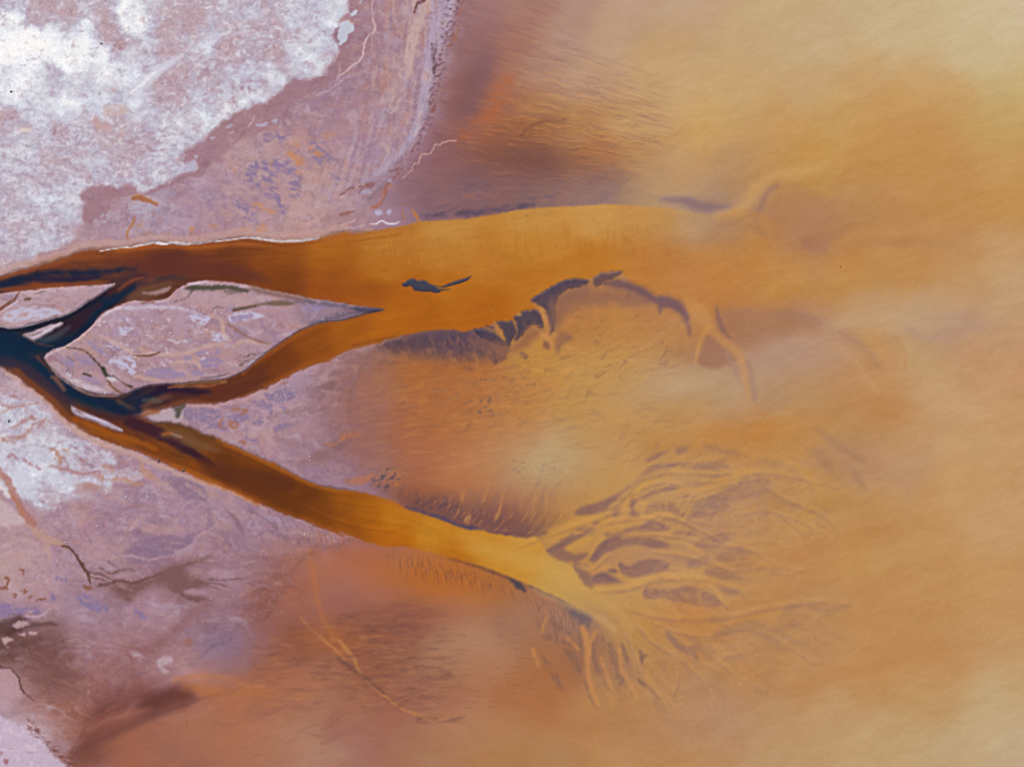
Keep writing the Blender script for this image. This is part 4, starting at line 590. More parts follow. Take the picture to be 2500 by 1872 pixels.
    for q in (RIVER_NORTH, RIVER_SOUTH):
        sl, m = P.mask_poly(q, soft=15, ja=5, js=18, seed=4); wide[sl] = np.maximum(wide[sl], m)
        sl, m = P.mask_poly(q, soft=-3, ja=4, js=16, seed=6, inner=17); inner[sl] = np.maximum(inner[sl], m)
    up = sstep(1250, 700, X)
    P.mix(full, (wide * (1 - water)) * (.55 - .2 * lakeM) * up, (150, 112, 112))
    rim = (1 - inner) * water * up
    rcol = rcol + (rim * .5)[..., None] * (np.array([162, 100, 66]) - rcol)
    # eastward the channel water is the lake's own water
    east = sstep(1560, 1900, X + .2 * Y)
    C += (water * (1 - east * .55))[..., None] * (rcol - C)
    W = lambda q, w, c, o=.8, k=4, **kw: P.stroke(S(k, q), w, c, o, **kw)
    lo, hi, r_ = (24, 40, 64), (20, 34, 60), (122, 66, 40)
    def resample(p, n=40):
        q = np.array(p, float); d = np.concatenate([[0], np.cumsum(np.hypot(*np.diff(q, axis=0).T))]); t = np.linspace(0, d[-1], n)
        return np.stack([np.interp(t, d, q[:, 0]), np.interp(t, d, q[:, 1])], 1)
    rg = np.random.RandomState(7)
    for A1, B1, cnt in ((S(0, '-200,736') + NORTH_BANK[3:40], S(0, '-200,745') + BAR_WEST[3:12] + ISLAND[16:32] + S(5, '280,355 700,360 1200,330'), 46), (S(0, '-200,800 0,860') + LOWER_NE, S(0, '-200,800') + LOWER_SW[::-1][3:], 64), (S(4, '780,906 940,850 1150,832 1450,802 1640,695 1800,572 1950,482 2208,420') + S(5, '100,400 500,340 1000,330'), MID_LOWER[::-1] + SOUTH_EDGE[::-1][:16], 34)):
        a_, b_ = resample(A1), resample(B1)
        for k in range(cnt):
            f = rg.uniform(.06, .94); i0 = rg.randint(0, 32); i1 = min(40, i0 + rg.randint(5, 16)); f2 = np.clip(f + rg.uniform(-.12, .12), .04, .96)
            ff = np.linspace(f, f2, i1 - i0)[:, None]; ln = a_[i0:i1] * (1 - ff) + b_[i0:i1] * ff
            if len(ln) < 4: continue
            m = ln[len(ln) // 2]; base = P.C[min(len(P.v) - 1, int(np.searchsorted(P.v, m[1]))), min(len(P.u) - 1, int(np.searchsorted(P.u, m[0])))].copy()
            c = base * rg.uniform(.66, .9) if rg.rand() < .6 else base * np.array([1.22, 1.18, 1.12]) + 4
            w_ = rg.uniform(.8, 4.5); P.stroke([tuple(q) for q in ln[::2]], [.3, w_, w_ * .8, .3], c, rg.uniform(.25, .55) * float(np.interp(m[0], [450, 800, 1300], [.6, .2, .06])), soft=rg.uniform(1.6, 5), ja=2.5, js=22)
    # upper channel: dark deep thread, rusty shallows
    W('-900,230 -300,215 0,205 100,175 200,148 300,128 400,118 500,124 600,120 700,108 800,98 880,90', [14, 14, 14, 12, 9, 7, 8, 9, 7, 5, 2], (26, 36, 60), .92, soft=10, ja=6, js=24)
    W('200,165 330,165 450,165 560,158 660,140', [6, 9, 9, 6, 2], (34, 34, 58), .8, soft=6, ja=4, js=22)
    W('180,70 300,40 450,20 600,15 800,30', [2, 6, 8, 6, 2], (150, 84, 48), .6, soft=7, ja=4); W('0,150 120,120 240,85', [4, 5, 3], (150, 88, 60), .7, soft=5, ja=3)
    W('0,232 120,222 300,208 450,196 600,188 700,178', [5, 5, 5, 6, 6, 3], (140, 80, 50), .8, soft=5, ja=3); W('520,70 620,95 750,60', 5, (92, 58, 52), .5, soft=8, ja=4)
    W('700,50 880,60 1100,70 1300,85 1500,115 1720,175', [8, 20, 26, 24, 18, 6], (98, 52, 44), .72, soft=16, ja=8, js=50)
    W('880,1618 1000,1620 1200,1600 1400,1605 1600,1600 1720,1605', [2, 4, 3, 4, 3, 1], (112, 60, 34), .65, k=1, soft=4, ja=3, js=14); W('760,1600 900,1590 1100,1585 1300,1590 1500,1570 1800,1565', 5, (176, 104, 50), .6, k=1, soft=6, ja=3)
    W('1560,1545 1700,1560 1830,1580 1850,1590', [2, 4, 3, 1], (128, 72, 34), .7, k=1, soft=4, ja=3)
    W('50,1555 200,1530 300,1520 400,1500', [1, 3, 3, 1], (158, 92, 38), .6, k=2, soft=4, ja=2)
    # side channel
    W('-900,560 -300,570 0,570 60,575 150,590 260,595 340,590 420,560 480,530', [30, 30, 30, 28, 20, 14, 12, 10, 6], (18, 40, 62), .92, soft=10, ja=4, js=30)
    W('480,530 560,470 600,400 660,340 740,290 820,240 860,200', [7, 12, 14, 13, 11, 8, 4], (20, 40, 62), .9, soft=9, ja=6, js=20)
    W('0,490 120,478 220,468 330,432 430,398 520,350 600,312 660,280', [5, 7, 8, 7, 7, 6, 5, 3], (28, 34, 50), .88, soft=4, ja=4, js=16)
    W('440,470 520,430 570,380 640,330', [5, 8, 8, 5], (52, 34, 48), .8, soft=6, ja=4, js=18); W('700,250 780,220 860,170 920,140', [4, 6, 7, 4], (70, 36, 40), .75, soft=6, ja=4)
    W('240,540 300,550 380,510 440,470', [4, 8, 7, 3], (88, 96, 104), .45, soft=7, ja=3); W('620,425 680,372 780,330 860,300', [2, 3, 5, 3], (138, 84, 62), .8, soft=4, ja=3)
    W('830,290 900,260 960,235 1040,215 1100,190', [6, 14, 15, 11, 5], (110, 76, 58), .8, soft=8, ja=5, js=22); W('920,250 1000,250 1060,232 1090,215', [2, 5, 5, 2], (176, 146, 146), .75, soft=4, ja=3)
    W('880,200 960,190 1060,160 1150,150 1200,160', [2, 4, 5, 5, 2], (70, 50, 52), .6, soft=6, ja=4); W('1000,160 1120,148 1180,160', [2, 5, 2], (60, 52, 56), .5, soft=7, ja=4)
    W('760,230 850,170 920,150', [3, 4, 2], (150, 92, 62), .6, soft=4, ja=3); W('180,548 260,580 340,592', 2, (110, 70, 56), .6, soft=4, ja=2)
    # lower channel head: blue-black thread with rusty shallows on the outer bank
    W('-900,640 -300,640 0,640 100,660 200,700 290,760 370,830 450,880 520,910 620,950 720,985 790,990', [40, 40, 30, 20, 14, 15, 16, 15, 13, 12, 10, 6], (18, 42, 64), .93, soft=13, ja=6, js=26)
    W('640,940 720,985 800,1010 880,1010 900,960 980,900 1060,872', [5, 8, 9, 7, 8, 8, 5], (28, 36, 60), .85, soft=7, ja=4)
    W('0,690 80,690 180,740 280,820 380,900 460,960', [10, 10, 12, 11, 9, 5], (58, 46, 62), .75, soft=9, ja=4, js=26); W('100,740 200,830 300,910 400,1010 450,1070', [4, 6, 7, 8, 6], (124, 72, 46), .8, soft=6, ja=4, js=18)
    W('330,790 360,800 410,870', [3, 7, 4], (150, 98, 74), .7, soft=5, ja=3); W('240,660 300,720 330,760', [3, 3, 2], (126, 72, 52), .7, soft=4, ja=3)
    W('620,905 700,915 780,915 840,898', [3, 5, 5, 2], (92, 58, 46), .7, soft=4, ja=3); W('500,870 560,898 620,918', [2, 4, 3], (100, 60, 46), .6, soft=4, ja=2)
    W('480,1060 600,1105 700,1150 800,1180 900,1210 1000,1250', [6, 8, 8, 8, 9, 5], (160, 92, 36), .75, soft=7, ja=5, js=22); W('500,1120 600,1160 700,1195 820,1240', [2, 3, 3, 2], (120, 70, 34), .6, soft=4, ja=3)
    W('560,1000 680,1040 760,1065 840,1060 900,1040', [4, 8, 10, 8, 4], (70, 42, 50), .75, soft=7, ja=4); W('700,1080 820,1110 960,1170', [4, 9, 5], (108, 62, 38), .6, soft=9, ja=5)
    W('820,1080 900,1100 1000,1140 1100,1190 1180,1240 1260,1290 1330,1335 1380,1365', [10, 14, 15, 13, 12, 10, 8, 2], (62, 36, 46), .94, soft=6, ja=4, js=18); W('1180,1250 1260,1290 1340,1330 1350,1345', [3, 6, 6, 2], (56, 34, 44), .7, soft=4, ja=3)
    W('1040,1160 1080,1150 1150,1165 1200,1190 1280,1225 1400,1260', [4, 10, 13, 13, 10, 4], (124, 90, 62), .75, soft=9, ja=4, js=22); W('1100,1152 1140,1168 1165,1175', [2, 3, 1], (160, 136, 122), .7, soft=4, ja=2); W('1040,1165 1065,1150 1100,1150', [2, 3, 2], (168, 98, 54), .7, soft=3, ja=2)
    W('900,1045 950,1020 1010,1010', [3, 7, 4], (146, 92, 56), .75, soft=5, ja=4); W('980,1080 1080,1095 1200,1120 1300,1165 1420,1210', [2, 7, 7, 6, 3], (98, 64, 38), .7, soft=6, ja=4)
    W('1400,1195 1600,1290 1800,1385 1980,1470 2150,1520', [3, 4, 4, 4, 3], (166, 100, 34), .6, soft=5, ja=4); W('1100,1350 1300,1435 1500,1520 1650,1600', [4, 6, 6, 4], (172, 100, 38), .6, soft=7, ja=4)
    W('1300,1340 1500,1420 1700,1470 1850,1480', [12, 26, 30, 16], (92, 50, 36), .8, soft=16, ja=8, js=40); W('1600,1480 1760,1560 1900,1640', [12, 26, 14], (98, 54, 30), .65, soft=20, ja=8)
    # middle channel
    W('980,900 1050,862 1150,868 1250,880 1350,885', [4, 8, 9, 8, 4], (42, 30, 50), .85, soft=6, ja=3, js=20); W('900,980 980,950 1050,920 1100,910', [2, 6, 6, 3], (110, 72, 60), .8, soft=6, ja=4); W('920,940 990,935 1030,945', [3, 6, 3], (92, 92, 84), .6, soft=5, ja=3)
    W('1100,845 1200,832 1300,822 1400,815 1450,820', [2, 5, 8, 7, 3], (128, 92, 66), .85, soft=4, ja=3); W('1080,855 1200,850 1350,845 1450,815', [1.5, 2, 2.4, 1.5], (168, 108, 70), .7, soft=3, ja=2)
    W('1350,880 1450,880 1560,860 1640,800 1720,720', [4, 8, 10, 9, 4], (96, 50, 40), .5, soft=10, ja=4); W('1300,935 1450,930 1560,890 1680,852', [3, 4, 3, 1], (84, 46, 36), .6, soft=4, ja=3)
    W('1560,770 1680,670 1800,590 1950,500 2080,450', [2, 4, 5, 5, 2], (160, 96, 50), .65, soft=5, ja=3); W('1700,840 1850,770 2000,690 2150,640', [2, 3, 3, 2], (150, 84, 32), .6, soft=5, ja=3)
    W('80,590 200,560 300,540 380,510', [2, 2.5, 2.5, 1], (130, 76, 40), .6, k=5, soft=4, ja=3)
    P.blob(905, 700, 60, 14, 4, (150, 84, 36), .55); P.blob(860, 720, 70, 12, 6, (148, 84, 40), .4)
    riverzone = water.copy()
    # brush marks of the current over the pale bar
    P.poly(S(0, '900,570 1300,540 1500,560 1500,620 1150,660 930,640'), (196, 142, 70), .26, tex=(5, 5, 84, -.1, .6, 4), soft=30); P.poly(S(0, '1150,560 1500,540 1640,570 1600,640 1300,650'), (176, 112, 46), .3, tex=(14, 4, 80, .0, .5, 9), soft=30)
    # ---- fan of the lower channel: purple banks between ochre threads
    F = (142, 106, 90)
    FAN = ['580,890 640,875 750,874 735,910 720,945 660,930 610,905', '310,1075 380,1040 450,990 540,940 620,935 660,945 580,980 520,1020 470,1060 510,1090 560,1110 620,1105 690,1100 660,1150 600,1180 540,1190 460,1180 380,1150 330,1110',
           '540,1195 620,1180 680,1200 690,1260 720,1310 740,1370 722,1420 660,1390 610,1320 570,1250', '700,1160 720,1110 780,1040 840,980 930,950 1080,955 1220,962 1330,985 1420,1030 1360,1060 1240,1050 1120,1030 1000,1040 900,1080 830,1110 780,1160 730,1180',
           '722,1310 780,1270 860,1275 920,1310 1000,1360 1060,1362 980,1400 900,1412 810,1405 730,1375', '965,1190 1000,1215 1060,1220 1130,1180 1250,1150 1380,1180 1420,1230 1320,1290 1200,1310 1090,1330 1000,1290 960,1230', '860,1250 900,1240 950,1270 920,1280 870,1268',
           '830,950 850,915 880,930 990,900 1080,870 1180,840 1190,805 1260,810 1340,830 1420,870 1360,910 1240,920 1120,915 1020,935 900,960', '560,740 640,680 760,650 860,610 960,560 1060,490 1120,450 1060,520 1000,580 930,640 870,690 900,690 940,680 900,720 800,740 690,765 600,762',
           '1120,450 1180,370 1260,320 1380,300 1520,290 1440,340 1330,370 1220,410 1130,470', '890,765 940,715 985,695 980,760 950,790 905,785', '1070,700 1050,640 1060,600 1110,620 1180,590 1280,540 1400,505 1500,505 1530,520 1440,545 1330,560 1220,600 1130,650 1100,680 1120,740 1160,760 1140,775 1065,765',
           '1185,740 1210,680 1280,640 1360,660 1390,700 1340,745 1250,760', '1395,660 1450,640 1470,690 1540,740 1560,770 1480,770 1410,740', '1510,330 1560,290 1720,290 1880,290 1960,340 1850,360 1700,360 1580,365', '1550,480 1600,455 1700,460 1800,465 1700,490 1580,500',
           '1780,420 1880,390 1980,390 1940,425 1840,445', '1200,270 1290,210 1390,190 1350,230 1250,280', '1470,170 1560,150 1580,190 1500,220', '725,820 770,800 785,830 740,850', '1600,720 1640,640 1720,600 1860,580 1960,640 1900,720 1760,780 1640,800 1560,840 1540,830', '1440,940 1500,905 1600,910 1660,950 1580,960 1480,950',
           '1190,1420 1215,1400 1250,1420 1330,1425 1440,1430 1520,1400 1620,1395 1720,1430 1820,1490 1880,1560 1820,1590 1680,1580 1540,1550 1420,1530 1350,1500 1260,1520 1195,1510 1170,1460', '1740,1260 1860,1240 1980,1280 2060,1330 1960,1345 1850,1340 1750,1310', '1640,1040 1720,970 1880,920 1960,960 1880,1040 1760,1080', '1830,1140 1920,1060 2080,1040 2150,1100 2080,1170 1960,1190 1850,1180', '1580,1180 1740,1140 1800,1170 1700,1220 1600,1240', '1480,1290 1560,1275 1600,1290 1520,1300', '1540,595 1590,570 1600,590 1550,612', '1340,800 1390,790 1370,815',
           '1860,560 1980,500 2130,430 2300,420 2300,560 2100,620 1900,640', '1950,1220 2050,1190 2160,1220 2100,1270 1990,1260', '1830,1430 1960,1410 2080,1450 1960,1480']
    P.poly(S(12, '300,1050 560,900 1000,560 1500,330 2000,420 2200,700 2200,1400 1700,1700 1250,1600 760,1400 560,1220'), (180, 136, 86), .55, soft=50)
    for q in ('720,1180 800,1090 960,1000 1240,1010 1420,1060 1560,1180 1400,1290 1180,1320 1000,1290 960,1240 860,1220 740,1250', '1640,640 1760,590 2000,480 2200,450 2300,700 2200,900 1900,1000 1700,1060 1560,880'):
        P.poly(S(12, q), (176, 132, 94), .6, soft=16, ja=8, js=40, tex=(18, 3, -30, -.8, .2, 6))
    for i, q in enumerate(FAN):
        p_ = S(12, q); cx = sum(a for a, b in p_) / len(p_)
        fade = float(np.clip(.98 - (cx - 1480) / 620, .3, .9))
        P.poly(p_, F, fade, soft=6, ja=2.4, js=11, seed=20 + i % 6, tex=(26, 2.4, -28, -1.1, -.1, 5))
    for q, o in (('330,1080 420,1020 540,955 620,940', .5), ('560,1220 620,1290 670,1370 715,1410', .6), ('735,1340 820,1300 900,1350 1000,1380', .6), ('880,1255 930,1268', .7), ('720,1150 790,1060 860,990', .5), ('975,1205 1040,1235', .5), ('1080,640 1080,750', .4), ('1195,1430 1200,1490', .4)):
        P.stroke(S(12, q), [3, 7, 6, 2], (120, 92, 92), o, soft=6, ja=4, js=14)
    for q, w, c in (('520,1060 620,1020 700,960 740,900 830,880 1000,850 1180,800 1300,760 1420,760', 6, (200, 150, 78)), ('0,980 200,990 420,930 560,850 700,800 860,800 960,800 1040,620 1100,540 1250,440 1420,390 1560,390', 9, (198, 148, 76)), ('1000,960 1150,935 1350,940 1520,980 1700,1090', 4, (202, 152, 80)), ('640,1200 700,1260 760,1260 860,1230', 8, (196, 142, 84)), ('800,1420 1100,1370 1300,1320 1600,1300 1760,1360 1860,1480', 10, (200, 152, 82)), ('1190,760 1320,780 1480,790 1580,760 1620,640 1760,560 2000,470', 5, (196, 148, 78)), ('1150,640 1200,680 1170,760', 4, (200, 150, 78))):
        P.stroke(S(12, q), w, c, .6, soft=8, ja=3, js=30)
    # thread network spreading beyond the banks
    for zone, ax, ay, o in (('1500,1060 1750,1020 1980,1080 2080,1250 1950,1420 1700,1480 1560,1440 1640,1250', 1280, 1340, .5), ('1480,1480 1700,1430 1950,1440 2050,1560 1850,1680 1600,1740 1480,1700', 1380, 1330, .45)):
        zs, zm = P.mask_poly(S(0, zone), soft=70); x, y = P.xy(zs)
        x = x + 26 * fbm(x, y, 90, 3, 51); y = y + 26 * fbm(x, y, 90, 3, 57)
        an = np.arctan2(y - ay, x - ax) * 420; rr = np.hypot(x - ax, y - ay)
        t1 = fbm(rr / 5.5, an, 13, 3, 53, gain=.55); t2 = fbm(rr / 4, an, 30, 3, 59)
        P.mix(zs, zm * sstep(.0, .6, t1) * o * .5, (154, 114, 86)); P.mix(zs, zm * sstep(.05, .6, -t1) * o * .6, (196, 148, 84)); P.mix(zs, zm * sstep(.1, .6, t2) * o * .6, (152, 116, 90))
    zs, zm = P.mask_poly(S(0, '1340,1330 1450,1200 1560,1120 1760,1080 1960,1150 2020,1300 1900,1420 1700,1500 1560,1480 1420,1420'), soft=50); x, y = P.xy(zs)
    x = x + 34 * fbm(x, y, 80, 4, 151); y = y + 34 * fbm(x, y, 80, 4, 157); an = np.arctan2(y - 1345, x - 1240) * 430; rr = np.hypot(x - 1240, y - 1345)
    for sc, sd, k in ((30, 161, 6.5), (17, 167, 5), (52, 171, 9)):
        t3 = fbm(rr / 3.2, an, sc, 3, sd, gain=.5); ln = sstep(.1, .85, 1 - np.abs(t3) * k)
        P.mix(zs, zm * ln * .16 * sstep(170, 420, rr), (200, 152, 84))
    for q, w in (('0,700 250,610 400,560 480,480 560,400 700,370 900,380 1080,370', 7), ('480,480 640,420 760,430 900,410 1060,380 1200,390 1400,440', 4.5), ('400,560 560,540 700,570 760,520 790,470 950,420 1100,400', 4.5), ('330,640 420,590 620,570 740,590 860,650 960,700 1100,720', 4.5), ('340,740 400,660 520,640 700,650 860,690 1000,700 1120,760', 4.5), ('250,770 330,800 420,730', 4), ('360,880 500,870 640,830 800,830 900,850 1000,900', 8), ('850,860 900,930 950,970', 6), ('500,960 650,1000 900,1000 1100,960 1300,930 1450,940', 7), ('600,1020 700,1060 850,1080 1000,1050 1150,1100 1300,1200', 4), ('850,1090 900,1200 1050,1300', 4), ('480,1040 520,1150 560,1250 640,1350 680,1450', 6), ('540,1040 620,1120 720,1180 800,1260 850,1400', 4), ('1100,440 1200,500 1350,560 1400,640', 5), ('960,560 1100,540 1250,590 1360,650', 4), ('860,760 960,800 1100,780 1250,800', 4), ('1160,560 1250,640 1300,760', 3), ('540,620 640,560 760,600', 3), ('600,720 760,740 900,790', 3), ('160,700 300,640 340,610', 3), ('700,1330 720,1240 700,1150', 3), ('760,1120 800,1240 880,1380', 3)):
        pq = [(1250 + x * .5651, 936 + y * .5651) for x, y in pts(q)]
        P.stroke(pq, [w * .5, w * .9, w * .75, w * .5, .2], (200, 151, 86), .52 if pq[-1][0] < 1720 else .4, soft=9, ja=3.5, js=22, tex=(34, 2, -15, -1.1, -.1, 9))
        P.stroke([(x + 2, y + w + 5) for x, y in pq], [.5, w * .6, w * .5, .3], (144, 108, 88), .4, soft=6, ja=4, js=20)
    # main plume of the lower channel, paling as it enters the lake
    P.stroke(S(8, '900,250 1100,300 1300,360 1450,440 1600,540 1760,640 1860,720'), [10, 22, 24, 22, 18, 16, 8], (198, 156, 86), .55, soft=26, ja=5, js=60)
    P.stroke(S(8, '1250,520 1400,590 1550,650 1700,720 1760,780'), [2, 5, 6, 10, 6], (198, 156, 100), .5, soft=9, ja=3)
    P.blob(1700, 1500, 60, 40, 20, (188, 126, 62), .5)
    # ---- drowned shelf east of the middle channel: arcs of darker water
    A_ = (132, 98, 84)
    P.stroke(S(5, '1700,190 1800,195 1900,225 1980,270 2030,300'), [6, 8, 9, 8, 4], (112, 86, 84), .8, soft=7, ja=4, js=24)
    P.poly(S(5, '1390,300 1480,240 1620,225 1760,240 1900,260 2000,310 1900,320 1750,310 1600,320 1480,330 1400,380'), (152, 108, 80), .7, soft=14, ja=6, js=30)
    P.poly(S(5, '2040,285 2070,272 2140,290 2200,340 2230,400 2190,380 2130,350 2080,350 2050,380'), (116, 90, 88), .8, soft=7, ja=4, js=20); P.stroke(S(6, '-10,320 20,350 50,430 60,520', ), [5, 8, 7, 3], (138, 100, 88), .7, soft=7, ja=3)
    P.poly(S(6, '240,345 420,340 620,360 780,375 880,420 960,490 880,520 700,540 560,600 430,620 330,560 270,470'), (160, 114, 78), .7, soft=16, ja=6, js=40, inner=30); P.stroke(S(6, '620,380 740,390 840,410 920,450 1020,500 1120,560 1200,620 1260,700 1300,760'), [4, 9, 9, 7, 7, 9, 9, 8, 4], (146, 110, 92), .42, soft=16, ja=5, js=50)
    P.stroke(S(6, '235,345 250,420 270,480 320,540', ), [2, 6, 6, 2], (136, 102, 84), .75, soft=6, ja=3); P.poly(S(0, '1300,720 1420,690 1560,740 1620,800 1500,860 1340,850 1250,800'), (182, 124, 66), .3, soft=50)
    P.poly(S(6, '110,690 130,600 175,520 230,530 310,620 370,680 300,720 200,740 120,700'), (156, 112, 80), .75, soft=8, ja=4, js=24)
    P.stroke(S(6, '300,640 350,720 390,820', ), [4, 8, 4], (166, 130, 106), .7, soft=8); P.stroke(S(6, '430,690 450,760 470,880 480,940'), [4, 9, 9, 3], (156, 122, 100), .7, soft=9)
    P.stroke(S(6, '60,320 130,380 180,450 240,530 320,590 380,650 410,740 425,820 440,900'), [14, 22, 14, 9, 9, 9, 9, 9, 6], (194, 140, 76), .62, soft=10, ja=3, js=40); P.stroke(S(6, '190,460 150,520 120,600 100,690'), [8, 6, 5, 3], (192, 140, 72), .7, soft=7, ja=2)
    P.poly(S(6, '480,600 620,560 880,540 1000,560 1120,640 1000,720 800,760 600,800 480,880 440,760'), (176, 144, 116), .42, soft=40, ja=10, js=70); P.stroke(S(6, '1000,590 1120,680 1200,790 1260,880'), [5, 8, 8, 4], (194, 152, 104), .4, soft=12)
    P.poly(S(6, '1240,560 1330,530 1400,560 1445,640 1445,740 1400,880 1320,900 1260,760 1220,640'), (188, 136, 84), .5, soft=10, ja=4, js=40, inner=50); P.stroke(S(6, '1380,540 1430,600 1448,660 1445,740'), 2, (184, 128, 76), .5, soft=6)
    P.stroke(S(6, '940,470 1100,430 1300,420 1420,480 1480,620'), [6, 16, 22, 18, 6], (190, 158, 112), .55, soft=20, ja=6); P.stroke(S(6, '1430,460 1500,500 1560,540 1700,520', ), [5, 9, 7, 3], (168, 138, 116), .55, soft=12); P.stroke(S(6, '1560,430 1700,410 1840,440 1960,480'), [5, 9, 9, 4], (170, 136, 112), .55, soft=14)
    for q, w, o in (('880,1130 980,1200 1080,1270 1180,1330', 9, .5), ('1110,1380 1140,1440 1190,1500', 10, .5), ('160,1230 260,1260 370,1280', 8, .55), ('620,1400 700,1440', 10, .4), ('830,1250 900,1290 960,1380', 16, .35), ('540,1500 640,1580 760,1620', 8, .4), ('0,1250 60,1230', 8, .5)): P.stroke(S(6, q), [w * .4, w, w * .5], (150, 112, 84), o, soft=12, ja=5, js=40)
    for q, w in (('260,1440 420,1400 560,1380 700,1420', 6), ('480,1290 640,1300 800,1400 900,1520', 7), ('0,1500 180,1500 300,1450', 7)): P.stroke(S(6, q), w, (194, 142, 72), .55, soft=9, ja=3)
    for q, w, o in (('370,360 460,350', 7, .5), ('170,390 280,430 380,440', 9, .5), ('640,700 700,640 760,620', 7, .45), ('240,800 380,760 500,760 640,860', 14, .4), ('620,780 700,740 800,740', 8, .35), ('80,890 160,900 200,960', 10, .45), ('290,960 400,950', 10, .4), ('210,700 280,720', 7, .4), ('840,630 960,650 1080,620', 9, .4), ('500,1170 560,1180', 9, .35), ('40,330 130,340', 12, .35), ('230,290 330,310', 10, .3)): P.stroke(S(9, q), [w * .5, w, w * .5], (146, 110, 82), o, soft=10, ja=5, js=30)
    P.stroke(S(9, '0,450 160,460 300,480 420,520', ), [8, 9, 7, 3], (192, 142, 78), .5, soft=9, ja=3); P.stroke(S(9, '160,880 220,950 330,1040 420,1120'), 5, (190, 142, 78), .45, soft=9); P.stroke(S(9, '0,760 140,800 200,760 420,700 640,660'), [6, 9, 8, 6, 3], (188, 134, 68), .5, soft=10, ja=3); P.stroke(S(9, '500,760 640,840 760,950'), 5, (186, 140, 80), .35, soft=9)
    # broad pale patches and rusty drifts far out, blended into the lake colour
    for x, y, a, b, t, c, o in ((2350, 120, 190, 90, 10, (203, 186, 142), .5), (2440, 1760, 130, 150, 0, (194, 170, 126), .5), (2200, 760, 190, 44, 18, (186, 156, 118), .5), (2330, 730, 200, 40, -14, (190, 156, 112), .45), (2180, 940, 60, 50, 0, (184, 128, 74), .3), (1850, 1050, 170, 30, -8, (186, 124, 54), .5), (1980, 1340, 220, 34, -14, (182, 124, 66), .4), (2080, 1630, 200, 26, -14, (182, 126, 70), .45), (2380, 1600, 120, 40, -12, (186, 128, 76), .35), (1690, 1760, 150, 40, -20, (176, 134, 96), .4), (2000, 700, 160, 24, -6, (186, 132, 60), .4)):
        P.blob(x, y, a, b, t, c, o)
    # wind grain on the open lake
    rip = fbm(X, Y, 5.2, 3, 7, -24, 2.6, gain=.7); fine = fbm(X, Y, 3.2, 2, 4)
    open_ = np.maximum(sstep(1350, 2000, X + .25 * Y), .35 * lakeM) * inframe
    C += (rip * 3 * open_ + fine * 2.4)[..., None] * np.array([1, .95, .8])
    # ---- islands and bars
    isl = {}
    def land(name, outline, base, soft=3.6, ja=2.6, js=13, seed=3, field=None, op=1.0):
        sl, m = P.mask_poly(outline, soft=soft, ja=ja, js=js, seed=seed)
        c = np.broadcast_to(np.asarray(base, np.float32), C[sl].shape) if field is None else field[sl]
        C[sl] += (m * op)[..., None] * (c - C[sl])
        k = np.zeros(X.shape, np.float32); k[sl] = m; isl[name] = k
    tone = g + (fbm(X, Y, 40, 5, 2, 12, 1.8, warp=24) * 9 + fbm(X, Y, 13, 4, 8, 8, 1.8) * 8)[..., None] * np.array([1, .95, .95])
    keep = C.copy(); C[:] = tone; minerals(riverzone * sstep(900, 700, X), 16, 141, 1.05); tone = C * np.array([.95, .92, .915], np.float32); C[:] = keep
    land('island', ISLAND, 0, field=tone); land('west', BAR_WEST, 0, field=tone); land('sliver', SLIVER, (180, 158, 164)); land('sliver_lower', SLIVER_LOWER, (172, 152, 162))
    # big island: swirls of salt, mauve pans, olive algae on the upper shore
    I = lambda q, c, o, **k: P.poly(S(4, q), c, o, **k); L_ = lambda q, w, c, o, **k: P.stroke(S(4, q), w, c, o, **k)
    L_('640,430 680,390 760,352 900,345 1050,340 1200,360 1300,400', [2, 3, 4, 5, 4, 3, 2], (204, 192, 204), .7, soft=4, ja=5, js=14)
    I('640,420 760,350 1000,330 1250,370 1350,420 1300,470 1150,500 1000,560 820,600 700,560 640,500', (176, 148, 166), .55, soft=14, tex=(24, 2.4, 12, -.2, .4, 4)); I('620,440 760,360 1000,340 1300,420 1400,560 1300,700 900,760 700,640', (206, 196, 208), .75, tex=(8, 3.6, 22, .22, .5, 3), soft=12)
    for q in ('1470,410 1520,380 1640,375 1690,400 1620,420 1500,445', '1210,400 1290,390 1350,415 1310,460 1260,435', '1360,520 1430,505 1470,545 1420,560 1370,550', '700,680 830,660 880,720 860,780 790,740 720,710', '700,560 830,590 760,600', '760,470 860,480 800,510'): I(q, (196, 190, 210), .85, soft=3, ja=5, js=12, tex=(8, 2, 20, -.4, .1, 7))
    for q in ('1250,640 1330,610 1420,620 1400,645 1300,655', '1270,690 1350,660 1430,680 1420,720 1330,730 1280,715', '930,770 1000,730 1130,740 1200,780 1100,800 980,790', '1220,760 1290,750 1310,780 1240,785', '1160,670 1220,660 1240,690 1270,720 1200,700', '1500,400 1620,385 1600,420 1490,440', '560,560 640,600 720,660 640,640', '480,640 560,650 620,700 560,720 500,690', '380,660 460,670 480,720 420,710', '530,780 600,790 660,840 580,830', '1480,330 1540,345 1460,380', '1960,330 2100,320 2050,370 1960,360'): I(q, (154, 134, 162), .8, soft=4, ja=5, js=12, tex=(10, 2.2, 10, -.5, .1, 4))
    for q in ('900,600 1000,640 1180,640 1300,600 1450,570', '1360,400 1420,420 1440,520 1480,560', '1100,700 1230,690 1270,700 1290,740', '860,780 960,805 1060,815', '640,520 800,600 900,680', '1300,480 1340,500', '1500,600 1560,560 1700,575'): L_(q, [2, 5, 5, 2], (202, 166, 150), .6, soft=4, ja=4, js=12)
    L_('1475,455 1500,470 1540,500 1620,545 1700,570 1740,575', [3, 2.2, 2.2, 2.4, 1.5], (146, 110, 98), .85, soft=2, ja=2); L_('1470,455 1520,490 1500,495', 1.6, (150, 110, 96), .8, soft=2, ja=1.5)
